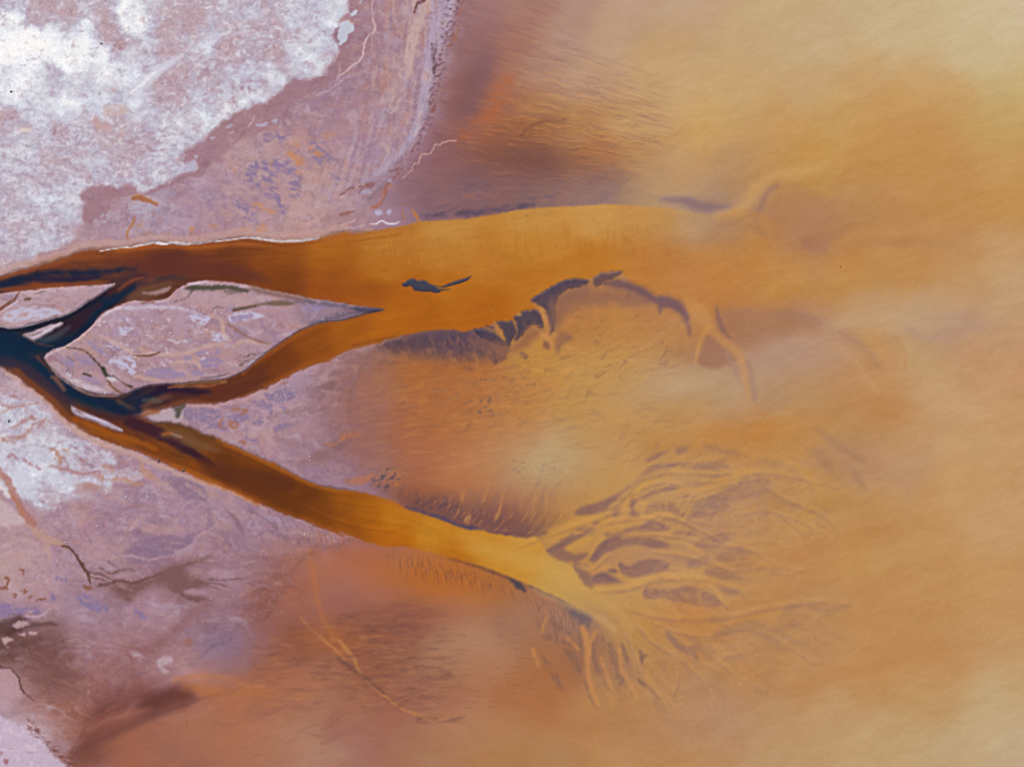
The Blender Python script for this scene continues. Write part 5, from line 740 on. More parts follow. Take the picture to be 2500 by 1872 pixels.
    L_('850,645 920,652 980,648 1030,630', [1.2, 2.6, 2.6, 1.2], (120, 78, 58), .9, soft=1.8, ja=1.2); L_('840,638 930,645 1010,632', 1.2, (210, 190, 190), .7, soft=1.6)
    L_('430,600 500,610 560,630 600,670 640,710 665,745', [1, 1.6, 1.8, 2.2, 3, 4], (92, 74, 64), .85, soft=2, ja=2.4, js=8); L_('665,735 690,780 730,790', [5, 4, 2], (62, 60, 48), .9, soft=2.4, ja=2.5, js=7); L_('690,790 715,840 760,880 800,895', [2, 2.6, 2.4, 1.4], (120, 84, 62), .85, soft=2, ja=1.6); L_('730,780 800,830 850,855', [1.4, 2.4, 2.6], (112, 82, 66), .8, soft=2, ja=1.6)
    L_('540,768 565,775 585,782', 2.4, (60, 54, 48), .9, soft=1.6, ja=1); L_('830,845 850,852', 2.4, (70, 60, 52), .9, soft=1.6); I('690,790 740,795 745,815 705,812', (208, 196, 200), .8, soft=2.4, ja=2)
    I('430,740 475,745 470,790 440,785', (80, 78, 82), .8, tex=(4, 1.4, 30, .0, .3, 3), soft=2); L_('440,660 480,690', 2, (110, 96, 100), .6, soft=2.5, ja=2)
    I('1190,215 1240,200 1320,205 1430,200 1520,210 1600,235 1560,245 1460,228 1380,235 1300,235 1240,235 1200,232', (84, 78, 66), .9, soft=4, ja=4, js=12); I('1200,190 1260,180 1340,175 1290,192 1230,200', (194, 176, 184), .85, soft=3, ja=2)
    L_('1250,215 1230,245 1210,275 1180,290 1120,308', [4, 3.4, 2.4, 2, 1.2], (82, 76, 64), .85, soft=2.4, ja=2.4, js=8); I('1440,235 1560,240 1500,262 1460,258', (110, 100, 92), .7, soft=4, ja=4, js=10); I('1500,350 1600,330 1700,310 1820,300 1900,318 1840,332 1700,332 1580,352 1510,366', (112, 94, 76), .8, soft=4, ja=3); L_('1500,365 1560,352 1640,335', 2, (90, 72, 58), .8, soft=2, ja=1.4)
    I('1600,205 1720,230 1860,258 2000,292 1900,300 1760,272 1640,250', (120, 92, 78), .65, soft=6, ja=4, js=16); I('1100,300 1200,250 1300,240 1500,260 1700,270 1700,300 1500,340 1300,330', (186, 154, 156), .6, soft=10); L_('920,316 960,306 990,312', 2.6, (140, 100, 86), .8, soft=2, ja=1.5); L_('1370,355 1400,340 1430,348', 1.6, (130, 104, 96), .8, soft=2, ja=1)
    I('1540,650 1640,630 1700,628 1640,650 1560,665', (110, 92, 86), .75, tex=(6, 3, -20, -.2, .2, 3), soft=3); I('1530,710 1580,680 1640,660 1560,720', (112, 94, 88), .6, tex=(6, 3, -30, -.2, .2, 3), soft=3); L_('1290,800 1400,785 1480,765', [1, 2.4, 1], (104, 86, 84), .7, soft=2.4, ja=2)
    P.poly(S(5, '-300,300 -120,300 0,312 140,338 270,355 130,378 -20,420 -200,450 -60,390 60,365 -40,340 -200,325'), (104, 92, 104), .7, soft=6, ja=5, js=14, tex=(8, 2.4, 5, -.5, .0, 4)); P.poly(S(5, '100,345 200,350 285,356 200,374 110,372'), (74, 70, 88), .85, soft=5, ja=3)
    L_('640,425 590,470 540,520 480,560 400,605 300,655', [1.4, 1.6, 2, 1.6, 1.6, 2], (206, 182, 176), .7, soft=2, ja=1.5); L_('290,665 340,740 400,800 480,855 600,905 760,910', [3, 3.4, 2.6, 2, 2, 1.4], (190, 152, 142), .7, soft=3, ja=2); I('430,755 500,800 580,830 680,880 600,880 500,845 440,800', (204, 192, 198), .7, soft=4, ja=3, tex=(8, 2, 25, -.4, .1, 4))
    # western bar
    I('20,400 120,350 250,340 330,345 400,380 300,410 180,425 60,440', (194, 190, 208), .8, soft=4, ja=5, js=14, tex=(10, 2.4, -14, -.5, .0, 4)); I('200,300 420,240 600,230 640,250 500,320 360,350', (186, 156, 160), .6, soft=8, tex=(10, 4, -18, -.3, .3, 5)); I('100,260 300,230 500,230 300,270', (200, 172, 172), .7, soft=6, tex=(8, 4, -12, -.3, .3, 5))
    for q in ('-60,410 0,370 50,330 95,302', '95,300 110,270 130,245', '0,355 60,310 90,290'): L_(q, [3, 2.4, 1.6], (122, 76, 60), .85, soft=2, ja=1.2)
    L_('165,292 195,290', 3, (104, 82, 66), .8, soft=2, ja=1.5); L_('220,258 260,248 300,240', 1.6, (112, 84, 72), .7, soft=2, ja=1); L_('-10,380 50,345 120,300', 1, (224, 208, 204), .8, soft=1.4); L_('0,462 60,472 120,468 220,448 340,412 450,378 560,308', [2, 2.4, 2, 1.6, 1.4, 1.4], (212, 190, 190), .7, soft=2, ja=1.5)
    L_('0,258 150,238 330,220 520,208 690,198 735,192', 1.6, (206, 176, 168), .6, soft=2.4, ja=1.5)
    L_('210,540 300,495 390,448', [2, 3, 1.5], (206, 192, 198), .8, soft=2, ja=1.5); L_('150,520 210,520 270,500', 2, (122, 96, 96), .6, soft=2.4, ja=3, js=7)
    L_('480,990 580,1040 700,1085 785,1132', [1.5, 2.4, 2, .8], (212, 202, 216), .7, soft=2, ja=1.5); L_('560,1028 640,1058 720,1096', 1.6, (164, 142, 168), .7, soft=2.4, ja=1.5)
    # dark shoals
    land('eye', EYE_SHOAL, (56, 58, 76), soft=2.6, ja=2, js=7, op=.97)
    for i, q in enumerate(COMB_SHOALS): land('comb%d' % i, q, (74, 62, 78), soft=4.5, ja=4.6, js=8, seed=5 + i, op=.9)
    mot = fbm(X, Y, 13, 4, 221, 70, 2.2, gain=.65)
    for k in ('comb0', 'comb1', 'comb2', 'comb3', 'eye'): P.mix(full, isl[k] * sstep(.0, .7, mot) * (.5 if k != 'eye' else .25), (118, 92, 88)); P.mix(full, isl[k] * sstep(.1, .6, -mot) * .4, (52, 46, 64))
    land('cap', CAP_SHOAL, (98, 74, 76), soft=6, ja=4, js=12, op=.85)
    P.poly(S(5, '1230,450 1300,470 1290,500 1200,560 1120,600 1150,540'), (160, 112, 84), .75, soft=9, ja=4); P.stroke(S(5, '1285,368 1310,400 1330,440 1340,480 1330,520 1350,560 1355,620'), [4, 5, 5.5, 5, 4, 4, 2], (194, 138, 84), .85, soft=4, ja=2, js=16)
    P.stroke(S(5, '1250,480 1280,500 1310,530 1330,560', ), [2, 4, 5, 4], (196, 140, 88), .7, soft=4, ja=2); P.poly(S(5, '1370,480 1400,380 1420,320 1500,260 1600,230 1560,300 1450,360 1420,420'), (150, 106, 80), .5, soft=12, ja=5)
    P.stroke(S(5, '935,458 960,466 985,478', ), 2.2, (92, 72, 78), .8, soft=2, ja=1.5); P.stroke(S(5, '990,440 1020,490 1045,540'), 2.4, (186, 128, 72), .7, soft=3, ja=1.5); P.stroke(S(5, '1114,430 1124,460 1134,480'), 1.6, (186, 128, 72), .7, soft=2.4)
    P.poly(S(5, '1310,560 1340,570 1345,610 1300,600', ), (120, 84, 76), .6, soft=5, ja=3); P.poly(S(5, '1395,520 1440,500 1500,540 1430,580 1400,640 1380,600', ), (140, 100, 84), .6, soft=7, ja=4)
    # pale rims where the land meets the north channel
    nb = NORTH_BANK
    P.stroke([(x, y - 14) for x, y in nb[2:22]], [7, 8, 9, 9, 8, 8, 9, 8, 7], (200, 166, 158), .75, soft=7, ja=4, js=20); P.stroke([(x, y - 5) for x, y in nb[4:24]], 2, (206, 166, 140), .6, soft=3, ja=2)
    P.stroke([(x, y - 24) for x, y in nb[2:16]], 1.5, (160, 128, 140), .35, soft=3, ja=2.5)
    P.stroke(S(1, '640,1612 760,1592 830,1588 900,1575 980,1560 1060,1566 1100,1556 1180,1566 1260,1560 1340,1550 1420,1546 1500,1536 1570,1526 1640,1530 1720,1542 1800,1548 1900,1545 1970,1538 2040,1524'), [.6, 1, 1.4, 1.8, 2.4, 2.2, 2, 1.5, 1.3, 1.2, 1.3, 1.6, 1.8, 2.2, 2.6, 2.4, 1.2], (250, 244, 246), .95, soft=1.6, ja=.9, js=10)
    P.stroke(S(2, '190,1438 225,1440 255,1422 275,1418 300,1434 335,1436 360,1432 382,1420'), [.6, 1.4, 1.2, 1.6, 1.4, .6], (240, 232, 238), .9, soft=1.4); P.stroke(S(2, '0,1478 60,1470 110,1458 150,1445'), .9, (226, 208, 208), .7, soft=1.5); P.stroke(S(2, '465,1345 480,1375 505,1410'), [1.5, 3, 3.5], (192, 126, 66), .8, soft=3, ja=1.5); P.stroke(S(2, '400,1350 405,1380 412,1410'), 1.8, (176, 112, 66), .7, soft=2.5, ja=1.5)
    # ---- how much the water hides of its bed
    # drowned shelf behind the shoals: brown body fading south
    P.poly(S(5, '1390,300 1480,235 1600,215 1760,232 1900,255 2010,305 1920,350 1750,330 1600,345 1480,380 1400,470 1370,420'), (148, 106, 82), .55, soft=16, ja=8, js=30, tex=(30, 2.5, 10, -1.1, -.1, 6))
    P.stroke(S(5, '1700,190 1800,198 1900,226 1980,268 2040,300'), [8, 13, 14, 12, 7], (118, 88, 84), .5, soft=12, ja=5, js=24)
    P.stroke(S(5, '2040,290 2110,300 2180,345 2215,420'), [8, 14, 12, 5], (118, 88, 86), .45, soft=12, ja=5, js=24)
    P.poly(S(5, '1330,330 1400,262 1500,218 1600,192 1560,262 1440,330 1400,480 1345,500'), (142, 104, 84), .6, soft=14, ja=6, js=16); P.poly(S(5, '1010,560 1090,600 1150,560 1210,500 1290,480 1230,580 1120,640 1000,640'), (150, 104, 76), .65, soft=12, ja=6, js=16)
    P.poly(S(5, '860,540 1000,560 1090,610 1000,640 850,600'), (140, 100, 86), .6, soft=12, ja=6, js=14)
    # quieter seams between the salt and the flats
    isles = np.zeros(X.shape, np.float32)
    for k in isl.values(): isles = np.maximum(isles, k)
    A = np.maximum(water * .96, sstep(.15, 1.0, lakeM) * .9) * (1 - isles)
    saltM = saltM * (1 - water) * sstep(.25, .8, salt)
    C *= 1 - ((1 - lakeM) * (1 - water) * .8 * (1 - .6 * sstep(.6, .95, saltM * salt)))[..., None] * np.array([.06, .1, .12])
    # pale desaturation of the open lake, fine speckle on the flats
    far = sstep(1250, 1700, X) * lakeM
    C += far[..., None] * np.array([2, 4, 13])
    C += (.16 * sstep(1650, 1950, X) * lakeM)[..., None] * (np.array([189, 147, 92]) - C)
    wisp = fbm(X, Y, 22, 5, 201, -18, 5, warp=14, gain=.64); wisp2 = fbm(X, Y, 70, 4, 205, -12, 3, warp=50, gain=.55)
    C += ((wisp * 5 + wisp2 * 4) * lakeM * sstep(1200, 1700, X))[..., None] * np.array([.8, 1, 1.1])
    C += (.09 * (C - np.array([150, 125, 110])) - np.array([3, 4, 2])) * ((1 - sstep(.5, .9, saltM * salt)) * sstep(48, 105, C.mean(2)))[..., None]
    grain = fbm(X, Y, 4.6, 3, 14, gain=.75)
    C += (grain * 11 * (1 - np.maximum(water, lakeM)))[..., None] * np.array([1, .97, .95])
    # let every outline wander a little, as water and wind leave it
    calm = (1 - .62 * lakeM) * (1 - .8 * riverzone) * inframe
    du = (5.5 * fbm(X, Y, 34, 3, 61) + 2.6 * fbm(X, Y, 9, 3, 64)) * calm; dv = (4.5 * fbm(X, Y, 34, 3, 67) + 2.2 * fbm(X, Y, 9, 3, 70)) * calm
    rs = wander([C, A, saltM, water, lakeM] + [isl[k] for k in isl], du, dv)
    C[:] = rs[0]; A, saltM, water, lakeM = rs[1:5]
    for k, f in zip(isl, rs[5:]): isl[k] = f
    D = np.cumsum(np.cumsum(np.pad(C.astype(np.float64), ((4, 3), (4, 3), (0, 0)), 'edge'), 0), 1)
    blur = (D[7:, 7:] - D[:-7, 7:] - D[7:, :-7] + D[:-7, :-7]) / 49.0
    C += (.4 * (C - blur) * (inframe * (1 - .6 * saltM))[..., None]).astype(np.float32)
    np.clip(C, 8, 255, out=C)
    return A, isl, saltM, water, lakeM, zoneM

LAKE = S(0, '1110,-600 1110,130 1085,210 1070,290 1030,340 985,420 930,490 900,540 990,700 1000,830 930,880 880,960 880,1050 850,1120 880,1190 960,1250 900,1335 800,1350 740,1400 680,1500 590,1560 470,1640 330,1680 240,1760 200,1840 190,2600 60000,2600 60000,-600')
# ------------------------------------------------------------------ grid: fine where the drone looks, coarser to the horizon
def axis(lo, hi, step, far, grow=1.16):
    mid = np.arange(lo, hi + step, step); left = []; right = []
    s, x = step, mid[0]
    while x > -far: s *= grow; x -= s; left.append(x)
    s, x = step, mid[-1]
    while x < far: s *= grow; x += s; right.append(x)
    return np.array(left[::-1] + list(mid) + right)
STEP = 2.6
P = Plan(axis(-30, 2530, STEP, 36000), axis(-30, 1902, STEP, 36000))
A, isl, saltM, waterM, lakeM, zoneM = paint(P)
X, Y = P.X, P.Y; NY, NX = X.shape
def linear(c):
    c = c / 255.0
    return np.where(c <= .04045, c / 12.92, ((c + .055) / 1.055) ** 2.4)
ALB = np.clip((linear(P.C) - np.array([.004, .006, .009])) / GAIN, .003, .88).astype(np.float32)
isles = np.zeros(X.shape, np.float32)
for k in isl.values(): isles = np.maximum(isles, k)
# relief (metres): crusted and rippled flats above the water, a bed below it
A = np.clip(A, 0, .975)
depth = -np.log(1 - A) * .28
rough = fbm(X, Y, 11, 4, 30, 12, 1.5, gain=.7) * .05 + fbm(X, Y, 46, 3, 35) * .06
crust = np.abs(fbm(X, Y, 8, 3, 38, 12, 1.4, gain=.75)) * .1
dry = sstep(.12, 0.0, A)
near = sstep(700, 60, np.maximum(np.maximum(-X, X - 2500), np.maximum(-Y, Y - 1872)))
H = .1 * dry - depth + (rough + .09 + crust * saltM) * dry * near
H = H.astype(np.float32)

def mesh_from(name, facemask, Z, attrs, material, flip=False):
    """one mesh cut out of the survey grid: quads where facemask is true"""
    fj, fi = np.nonzero(facemask)
    a = fj * NX + fi; quads = np.stack([a + NX, a + NX + 1, a + 1, a], 1)
    used, inv = np.unique(quads, return_inverse=True)
    me = bpy.data.meshes.new(name)
    co = np.empty((len(used), 3), np.float32)
    co[:, 0] = (X.ravel()[used] - 1250) * M_PER; co[:, 1] = (936 - Y.ravel()[used]) * M_PER; co[:, 2] = Z.ravel()[used]
    me.vertices.add(len(used)); me.vertices.foreach_set('co', co.ravel())
    n = len(quads)
    me.loops.add(n * 4); me.loops.foreach_set('vertex_index', inv.reshape(-1).astype(np.int32))
    me.polygons.add(n); me.polygons.foreach_set('loop_start', np.arange(0, n * 4, 4, dtype=np.int32))
    me.polygons.foreach_set('use_smooth', np.ones(n, bool))
    for an, arr in attrs.items():
        if arr.ndim == 3:
            t = me.attributes.new(an, 'FLOAT_COLOR', 'POINT'); v = np.ones((len(used), 4), np.float32); v[:, :3] = arr.reshape(-1, 3)[used]
            t.data.foreach_set('color', v.ravel())
        else:
            t = me.attributes.new(an, 'FLOAT', 'POINT'); t.data.foreach_set('value', arr.ravel()[used].astype(np.float32))
    me.materials.append(material); me.update(calc_edges=True); me.validate()
    o = bpy.data.objects.new(name, me); scene.collection.objects.link(o)
    return o

# ------------------------------------------------------------------ materials
def N(nt, t, **k):
    n = nt.nodes.new(t)
    for a, b in k.items(): setattr(n, a, b)
    return n
def noise(nt, vec, scale, detail=4, rough=.6, dist=0.0):
    n = N(nt, 'ShaderNodeTexNoise'); nt.links.new(vec, n.inputs['Vector'])
    n.inputs['Scale'].default_value = scale; n.inputs['Detail'].default_value = detail; n.inputs['Roughness'].default_value = rough; n.inputs['Distortion'].default_value = dist
    return n.outputs['Fac']
def math_(nt, op, a, b):
    n = N(nt, 'ShaderNodeMath', operation=op)
    for i, x in enumerate((a, b)):
        if hasattr(x, 'links') or hasattr(x, 'is_linked'): nt.links.new(x, n.inputs[i])
        else: n.inputs[i].default_value = x
    return n.outputs[0]
def ground_material(name, rough, grain, bump, spec=.25, wet=None):
    """silt, mud or salt: surveyed mineral colour, fine grain and crust relief from procedural noise"""
    m = bpy.data.materials.new(name); m.use_nodes = True; nt = m.node_tree; nt.nodes.clear()
    out = N(nt, 'ShaderNodeOutputMaterial'); bs = N(nt, 'ShaderNodeBsdfPrincipled'); nt.links.new(bs.outputs[0], out.inputs[0])
    tc = N(nt, 'ShaderNodeTexCoord'); vec = tc.outputs['Object']
    col = N(nt, 'ShaderNodeAttribute', attribute_name='mineral')
    f1 = noise(nt, vec, 1.4, 6, .75); f2 = noise(nt, vec, .33, 5, .65, .6)
    g = math_(nt, 'ADD', math_(nt, 'MULTIPLY', math_(nt, 'SUBTRACT', f1, .5), grain), math_(nt, 'MULTIPLY', math_(nt, 'SUBTRACT', f2, .5), grain * .6))
    g = math_(nt, 'ADD', g, 1.0)
    mul = N(nt, 'ShaderNodeMix', data_type='RGBA', blend_type='MULTIPLY'); mul.inputs['Factor'].default_value = 1.0
    nt.links.new(col.outputs['Color'], mul.inputs['A']); nt.links.new(g, mul.inputs['B'])
    nt.links.new(mul.outputs['Result'], bs.inputs['Base Color'])
    bs.inputs['Roughness'].default_value = rough; bs.inputs['Specular IOR Level'].default_value = spec
    b = N(nt, 'ShaderNodeBump'); b.inputs['Strength'].default_value = 1.0; b.inputs['Distance'].default_value = bump
    h = math_(nt, 'ADD', noise(nt, vec, .9, 8, .7, .3), math_(nt, 'MULTIPLY', noise(nt, vec, 3.0, 3, .6), .3))
    nt.links.new(h, b.inputs['Height']); nt.links.new(b.outputs[0], bs.inputs['Normal'])
    return m
def water_material(name, ripple):
    """silty water: its own suspended colour, clear where it thins out over the bed"""
    m = bpy.data.materials.new(name); m.use_nodes = True; nt = m.node_tree; nt.nodes.clear()
    out = N(nt, 'ShaderNodeOutputMaterial'); bs = N(nt, 'ShaderNodeBsdfPrincipled'); tr = N(nt, 'ShaderNodeBsdfTransparent'); mx = N(nt, 'ShaderNodeMixShader')
    al = N(nt, 'ShaderNodeAttribute', attribute_name='turbidity'); col = N(nt, 'ShaderNodeAttribute', attribute_name='silt')
    tc = N(nt, 'ShaderNodeTexCoord'); mp = N(nt, 'ShaderNodeMapping'); mp.inputs['Rotation'].default_value = (0, 0, math.radians(-22)); mp.inputs['Scale'].default_value = (.45, 1.0, 1.0)
    nt.links.new(tc.outputs['Object'], mp.inputs['Vector']); vec = mp.outputs[0]
    f = math_(nt, 'ADD', math_(nt, 'MULTIPLY', math_(nt, 'SUBTRACT', noise(nt, vec, .9, 5, .7), .5), .16), 1.0)
    mul = N(nt, 'ShaderNodeMix', data_type='RGBA', blend_type='MULTIPLY'); mul.inputs['Factor'].default_value = 1.0
    nt.links.new(col.outputs['Color'], mul.inputs['A']); nt.links.new(f, mul.inputs['B']); nt.links.new(mul.outputs['Result'], bs.inputs['Base Color'])
    bs.inputs['Roughness'].default_value = .24; bs.inputs['IOR'].default_value = 1.33; bs.inputs['Specular IOR Level'].default_value = .5
    b = N(nt, 'ShaderNodeBump'); b.inputs['Strength'].default_value = 1.0; b.inputs['Distance'].default_value = ripple
    nt.links.new(noise(nt, vec, .8, 5, .62, .4), b.inputs['Height']); nt.links.new(b.outputs[0], bs.inputs['Normal'])
    nt.links.new(al.outputs['Fac'], mx.inputs[0]); nt.links.new(tr.outputs[0], mx.inputs[1]); nt.links.new(bs.outputs[0], mx.inputs[2]); nt.links.new(mx.outputs[0], out.inputs[0])
    return m
M_SALT = ground_material('salt_crust', .8, .4, .06, .3); M_MUD = ground_material('dry_mud', .85, .3, .04, .2)
M_BANK = ground_material('wet_mud', .6, .3, .03, .2); M_RIVER = water_material('river_water', .015); M_LAKE = water_material('lake_water', .012)

# ------------------------------------------------------------------ ground, water
def cellmax(F): return np.maximum(np.maximum(F[:-1, :-1], F[1:, :-1]), np.maximum(F[:-1, 1:], F[1:, 1:]))
def cellmin(F): return np.minimum(np.minimum(F[:-1, :-1], F[1:, :-1]), np.minimum(F[:-1, 1:], F[1:, 1:]))
def structure(o): o['kind'] = 'structure'; return o
zone = zoneM[:-1, :-1].copy(); zone[cellmax(waterM) > .5] = 0
bedH = np.where(isles > .02, np.minimum(H, -.5 * sstep(.02, .6, isles)), H)
structure(mesh_from('mud_flat', zone == 0, bedH, {'mineral': ALB}, M_MUD))
structure(mesh_from('salt_flat', zone == 1, bedH, {'mineral': ALB}, M_SALT))
structure(mesh_from('salt_flat', zone == 2, bedH, {'mineral': ALB}, M_SALT))
SILT = np.clip(ALB * (2 - A)[..., None] * 1.04, 0, .95)
ZW = np.zeros(X.shape, np.float32)
wet = (cellmax(A) > .015)
channel = (waterM[:-1, :-1] > .5) & (X[:-1, :-1] + .35 * Y[:-1, :-1] < 1820)
structure(mesh_from('river_water', wet & channel, ZW, {'silt': SILT, 'turbidity': A}, M_RIVER))
structure(mesh_from('lake_water', wet & ~channel, ZW, {'silt': SILT, 'turbidity': A}, M_LAKE))

# ------------------------------------------------------------------ islands, sand bars, mud banks: one object each
def tag(o, label, cat, group=None):
    o['label'] = label; o['category'] = cat
    if group: o['group'] = group
    return o
rel = fbm(X, Y, 12, 4, 33, 14, 1.6, gain=.65)
def isle(key, name, label, cat, mat, top, group):
    k = isl[key]
    Z = (top * sstep(.5, 1.0, k) + .02 * (k - .5) * 2 - .5 * sstep(.5, .05, k) + rel * .05 * sstep(.6, 1, k)).astype(np.float32)
    return tag(mesh_from(name, cellmax(k) > .06, Z, {'mineral': ALB}, mat), label, cat, group)
isle('island', 'island', 'large leaf-shaped pink mud island between the upper and middle river channels', 'island', M_MUD, .35, 'islands and bars in the river')
isle('west', 'sand_bar', 'pale pink sand bar crossed by a thin brown creek, beside the dark upper channel', 'sand bar', M_MUD, .25, 'islands and bars in the river')
isle('sliver', 'sand_bar', 'tiny slanted sliver of pale sand inside the dark side channel', 'sand bar', M_MUD, .15, 'islands and bars in the river')
isle('sliver_lower', 'sand_bar', 'long thin lavender sand sliver in the rusty shallows of the lower channel', 'sand bar', M_MUD, .15, 'islands and bars in the river')
isle('eye', 'mud_bank', 'isolated dark slate mud bank with a forked tail, out in the wide ochre channel', 'mud bank', M_BANK, .06, 'dark mud banks')
for k, l in ((0, 'small wedge-shaped dark mud bank, second from the west along the ragged shore'), (1, 'blunt dark mud bank with a notched hollow, west of the narrow orange outlet'), (2, 'large curved dark mud bank pointing down, east of the narrow orange outlet'), (3, 'low smeared dark mud bank at the western start of the ragged shore')):
    isle('comb%d' % k, 'mud_bank', l, 'mud bank', M_BANK, .06, 'dark mud banks')
isle('cap', 'mud_bank', 'small faint brown-grey mud bank at the top of the arc of banks', 'mud bank', M_BANK, .04, 'dark mud banks')
# ------------------------------------------------------------------ birds, snags, shrubs
fu = np.arange(NX, dtype=np.float32); fv = np.arange(NY, dtype=np.float32)
TOP = H.copy()
for k, t in (('island', .35), ('west', .25), ('sliver', .15), ('sliver_lower', .15)):
    TOP = np.where(isl[k] > .5, t * sstep(.5, 1, isl[k]) + rel * .05 * sstep(.6, 1, isl[k]) + .02 * (isl[k] - .5) * 2, TOP)
TOP = np.maximum(TOP, 0)
def ground_z(u, v):
    i = int(np.clip(np.searchsorted(P.u, u) - 1, 0, NX - 2)); j = int(np.clip(np.searchsorted(P.v, v) - 1, 0, NY - 2))
    a = (u - P.u[i]) / (P.u[i + 1] - P.u[i]); b = (v - P.v[j]) / (P.v[j + 1] - P.v[j])
    return float((TOP[j, i] * (1 - a) + TOP[j, i + 1] * a) * (1 - b) + (TOP[j + 1, i] * (1 - a) + TOP[j + 1, i + 1] * a) * b)
def plain(name, col, rough=.7, var=.25):
    m = bpy.data.materials.new(name); m.use_nodes = True; nt = m.node_tree; bs = nt.nodes['Principled BSDF']
    tc = N(nt, 'ShaderNodeTexCoord'); f = noise(nt, tc.outputs['Object'], 9.0, 4, .6)
    r = N(nt, 'ShaderNodeValToRGB'); r.color_ramp.elements[0].color = tuple(c * (1 - var) for c in col) + (1,); r.color_ramp.elements[1].color = tuple(min(1, c * (1 + var)) for c in col) + (1,)
    nt.links.new(f, r.inputs[0]); nt.links.new(r.outputs[0], bs.inputs['Base Color']); bs.inputs['Roughness'].default_value = rough
    return m
def tube(bm, path, radii, sides=7, cap=True):
    rings = []
    for i, p in enumerate(path):
        p = Vector(p); d = (Vector(path[min(i + 1, len(path) - 1)]) - Vector(path[max(i - 1, 0)])).normalized()
        s = d.cross(Vector((0, 0, 1))); s = s.normalized() if s.length > 1e-3 else Vector((1, 0, 0)); t = s.cross(d)
        r = radii[i]; rx, rz = r if isinstance(r, tuple) else (r, r)
        rings.append([bm.verts.new(p + s * math.cos(2 * math.pi * k / sides) * rx + t * math.sin(2 * math.pi * k / sides) * rz) for k in range(sides)])
    for a, b in zip(rings[:-1], rings[1:]):
        for k in range(sides): bm.faces.new((a[k], a[(k + 1) % sides], b[(k + 1) % sides], b[k]))
    if cap: bm.faces.new(rings[0][::-1]); bm.faces.new(rings[-1])
def done(name, bm, mat, parent=None, smooth=True):
    bmesh.ops.recalc_face_normals(bm, faces=bm.faces)
    me = bpy.data.meshes.new(name); bm.to_mesh(me); bm.free()
    for f in me.polygons: f.use_smooth = smooth
    me.materials.append(mat); o = bpy.data.objects.new(name, me); scene.collection.objects.link(o)
    if parent: o.parent = parent
    return o
def bird_mesh(floating):
    """long-legged wader: tail, deep body with folded wings, S-neck, head and bill grown as one tapering surface"""
    bm = bmesh.new(); z = .12 if floating else .42
    tube(bm, [(-.46, 0, z + .02), (-.36, 0, z + .03), (-.22, 0, z + .05), (-.02, 0, z + .06), (.16, 0, z + .07), (.26, 0, z + .12), (.3, 0, z + .24), (.29, 0, z + .36), (.33, 0, z + .43), (.42, 0, z + .42), (.52, 0, z + .37), (.56, 0, z + .33)],
         [(.03, .015), (.09, .04), (.17, .11), (.21, .14), (.16, .12), (.075, .075), (.05, .05), (.045, .045), (.06, .055), (.055, .045), (.025, .025), (.008, .008)], 9)
    for s in (-1, 1):
        tube(bm, [(.14, s * .14, z + .1), (-.05, s * .2, z + .09), (-.26, s * .15, z + .06), (-.44, s * .06, z + .04)], [(.03, .06), (.035, .09), (.03, .06), (.008, .015)], 6)
        if not floating: tube(bm, [(-.02, s * .06, z), (.02, s * .065, z * .5), (-.01, s * .06, 0), (.1, s * .07, -.02)], [.025, .018, .015, .01], 5)
    return bm
M_WHITE = plain('white_plumage', (.86, .82, .78), .6, .06); M_DARKBIRD = plain('dark_plumage', (.05, .045, .04), .6, .3)
first = done('wading_bird', bird_mesh(False), M_WHITE)
rnd = random.Random(4); used = [0]
def bird(u, v, label, group, scale=1.0):
    o = first if used[0] == 0 else first.copy()
    if used[0]: scene.collection.objects.link(o)
    used[0] += 1
    o.location = at(u, v, ground_z(u, v) + .02 * scale); o.rotation_euler = (0, 0, rnd.uniform(0, 6.28)); o.scale = (scale,) * 3
    if 'group' in o: del o['group']
    tag(o, label, 'bird', group)
FLOCK = S(4, '1838,820 1850,838 1862,842 1880,848 1895,852 1905,862 1872,866 1850,868 1832,872 1896,880 1880,886 1858,884 1842,892 1828,898 1868,900 1888,904 1904,908 1878,915 1856,912 1836,916 1818,910 1800,920 1842,930 1862,936 1790,935 1812,938 1776,926 1830,946 1806,952 1850,860 1815,868 1780,905 1796,890 1770,915 1822,882 1864,858 1886,872 1898,896')
for u, v in FLOCK[::3] + FLOCK[1::3]: bird(u, v, 'small white wading bird standing in the loose flock on the pink mud flat', 'white birds in the flock', .52)
for k, q, l in ((4, '700,828', 'single white bird beside the olive creek on the leaf-shaped island'), (4, '680,895', 'white bird at the bare southern edge of the leaf-shaped island'), (4, '1998,350', 'white bird near the narrow eastern point of the leaf-shaped island'), (4, '1808,808', 'white bird by the bank of the middle channel, north of the flock'), (4, '1930,970', 'lone white bird on bare pink mud just south-east of the flock'), (4, '1905,1038', 'white bird second farthest south-east of the flock'), (4, '1720,1000', 'white bird on a lavender patch south-west of the flock'), (4, '1988,1298', 'northern of two white birds on smooth mud above the lower channel bend'), (4, '1990,1325', 'southern of two white birds on smooth mud above the lower channel bend'), (4, '460,1135', 'white bird on the pale sandy fringe of the lower channel'), (4, '458,1513', 'white bird on grey-pink salt south-west of the lower channel'), (4, '810,1557', 'white bird alone on plain mauve mud south of the lower channel'), (7, '628,107', 'white bird on speckled mauve mud north of the dark lavender lens'), (7, '1957,160', 'white bird on streaked lavender bank right below the lower channel'), (7, '1355,577', 'white bird at the outer tip of the dark mud rills'), (7, '425,212', 'white bird at the head of the dark mud creek'), (14, '1625,1330', 'white bird between the frosted patches south of the lower channel')):
    (u, v), = S(k, q); bird(u, v, l, 'white birds scattered on the flats', .62)
dark = done('water_bird', bird_mesh(True), M_DARKBIRD); n_ = 0
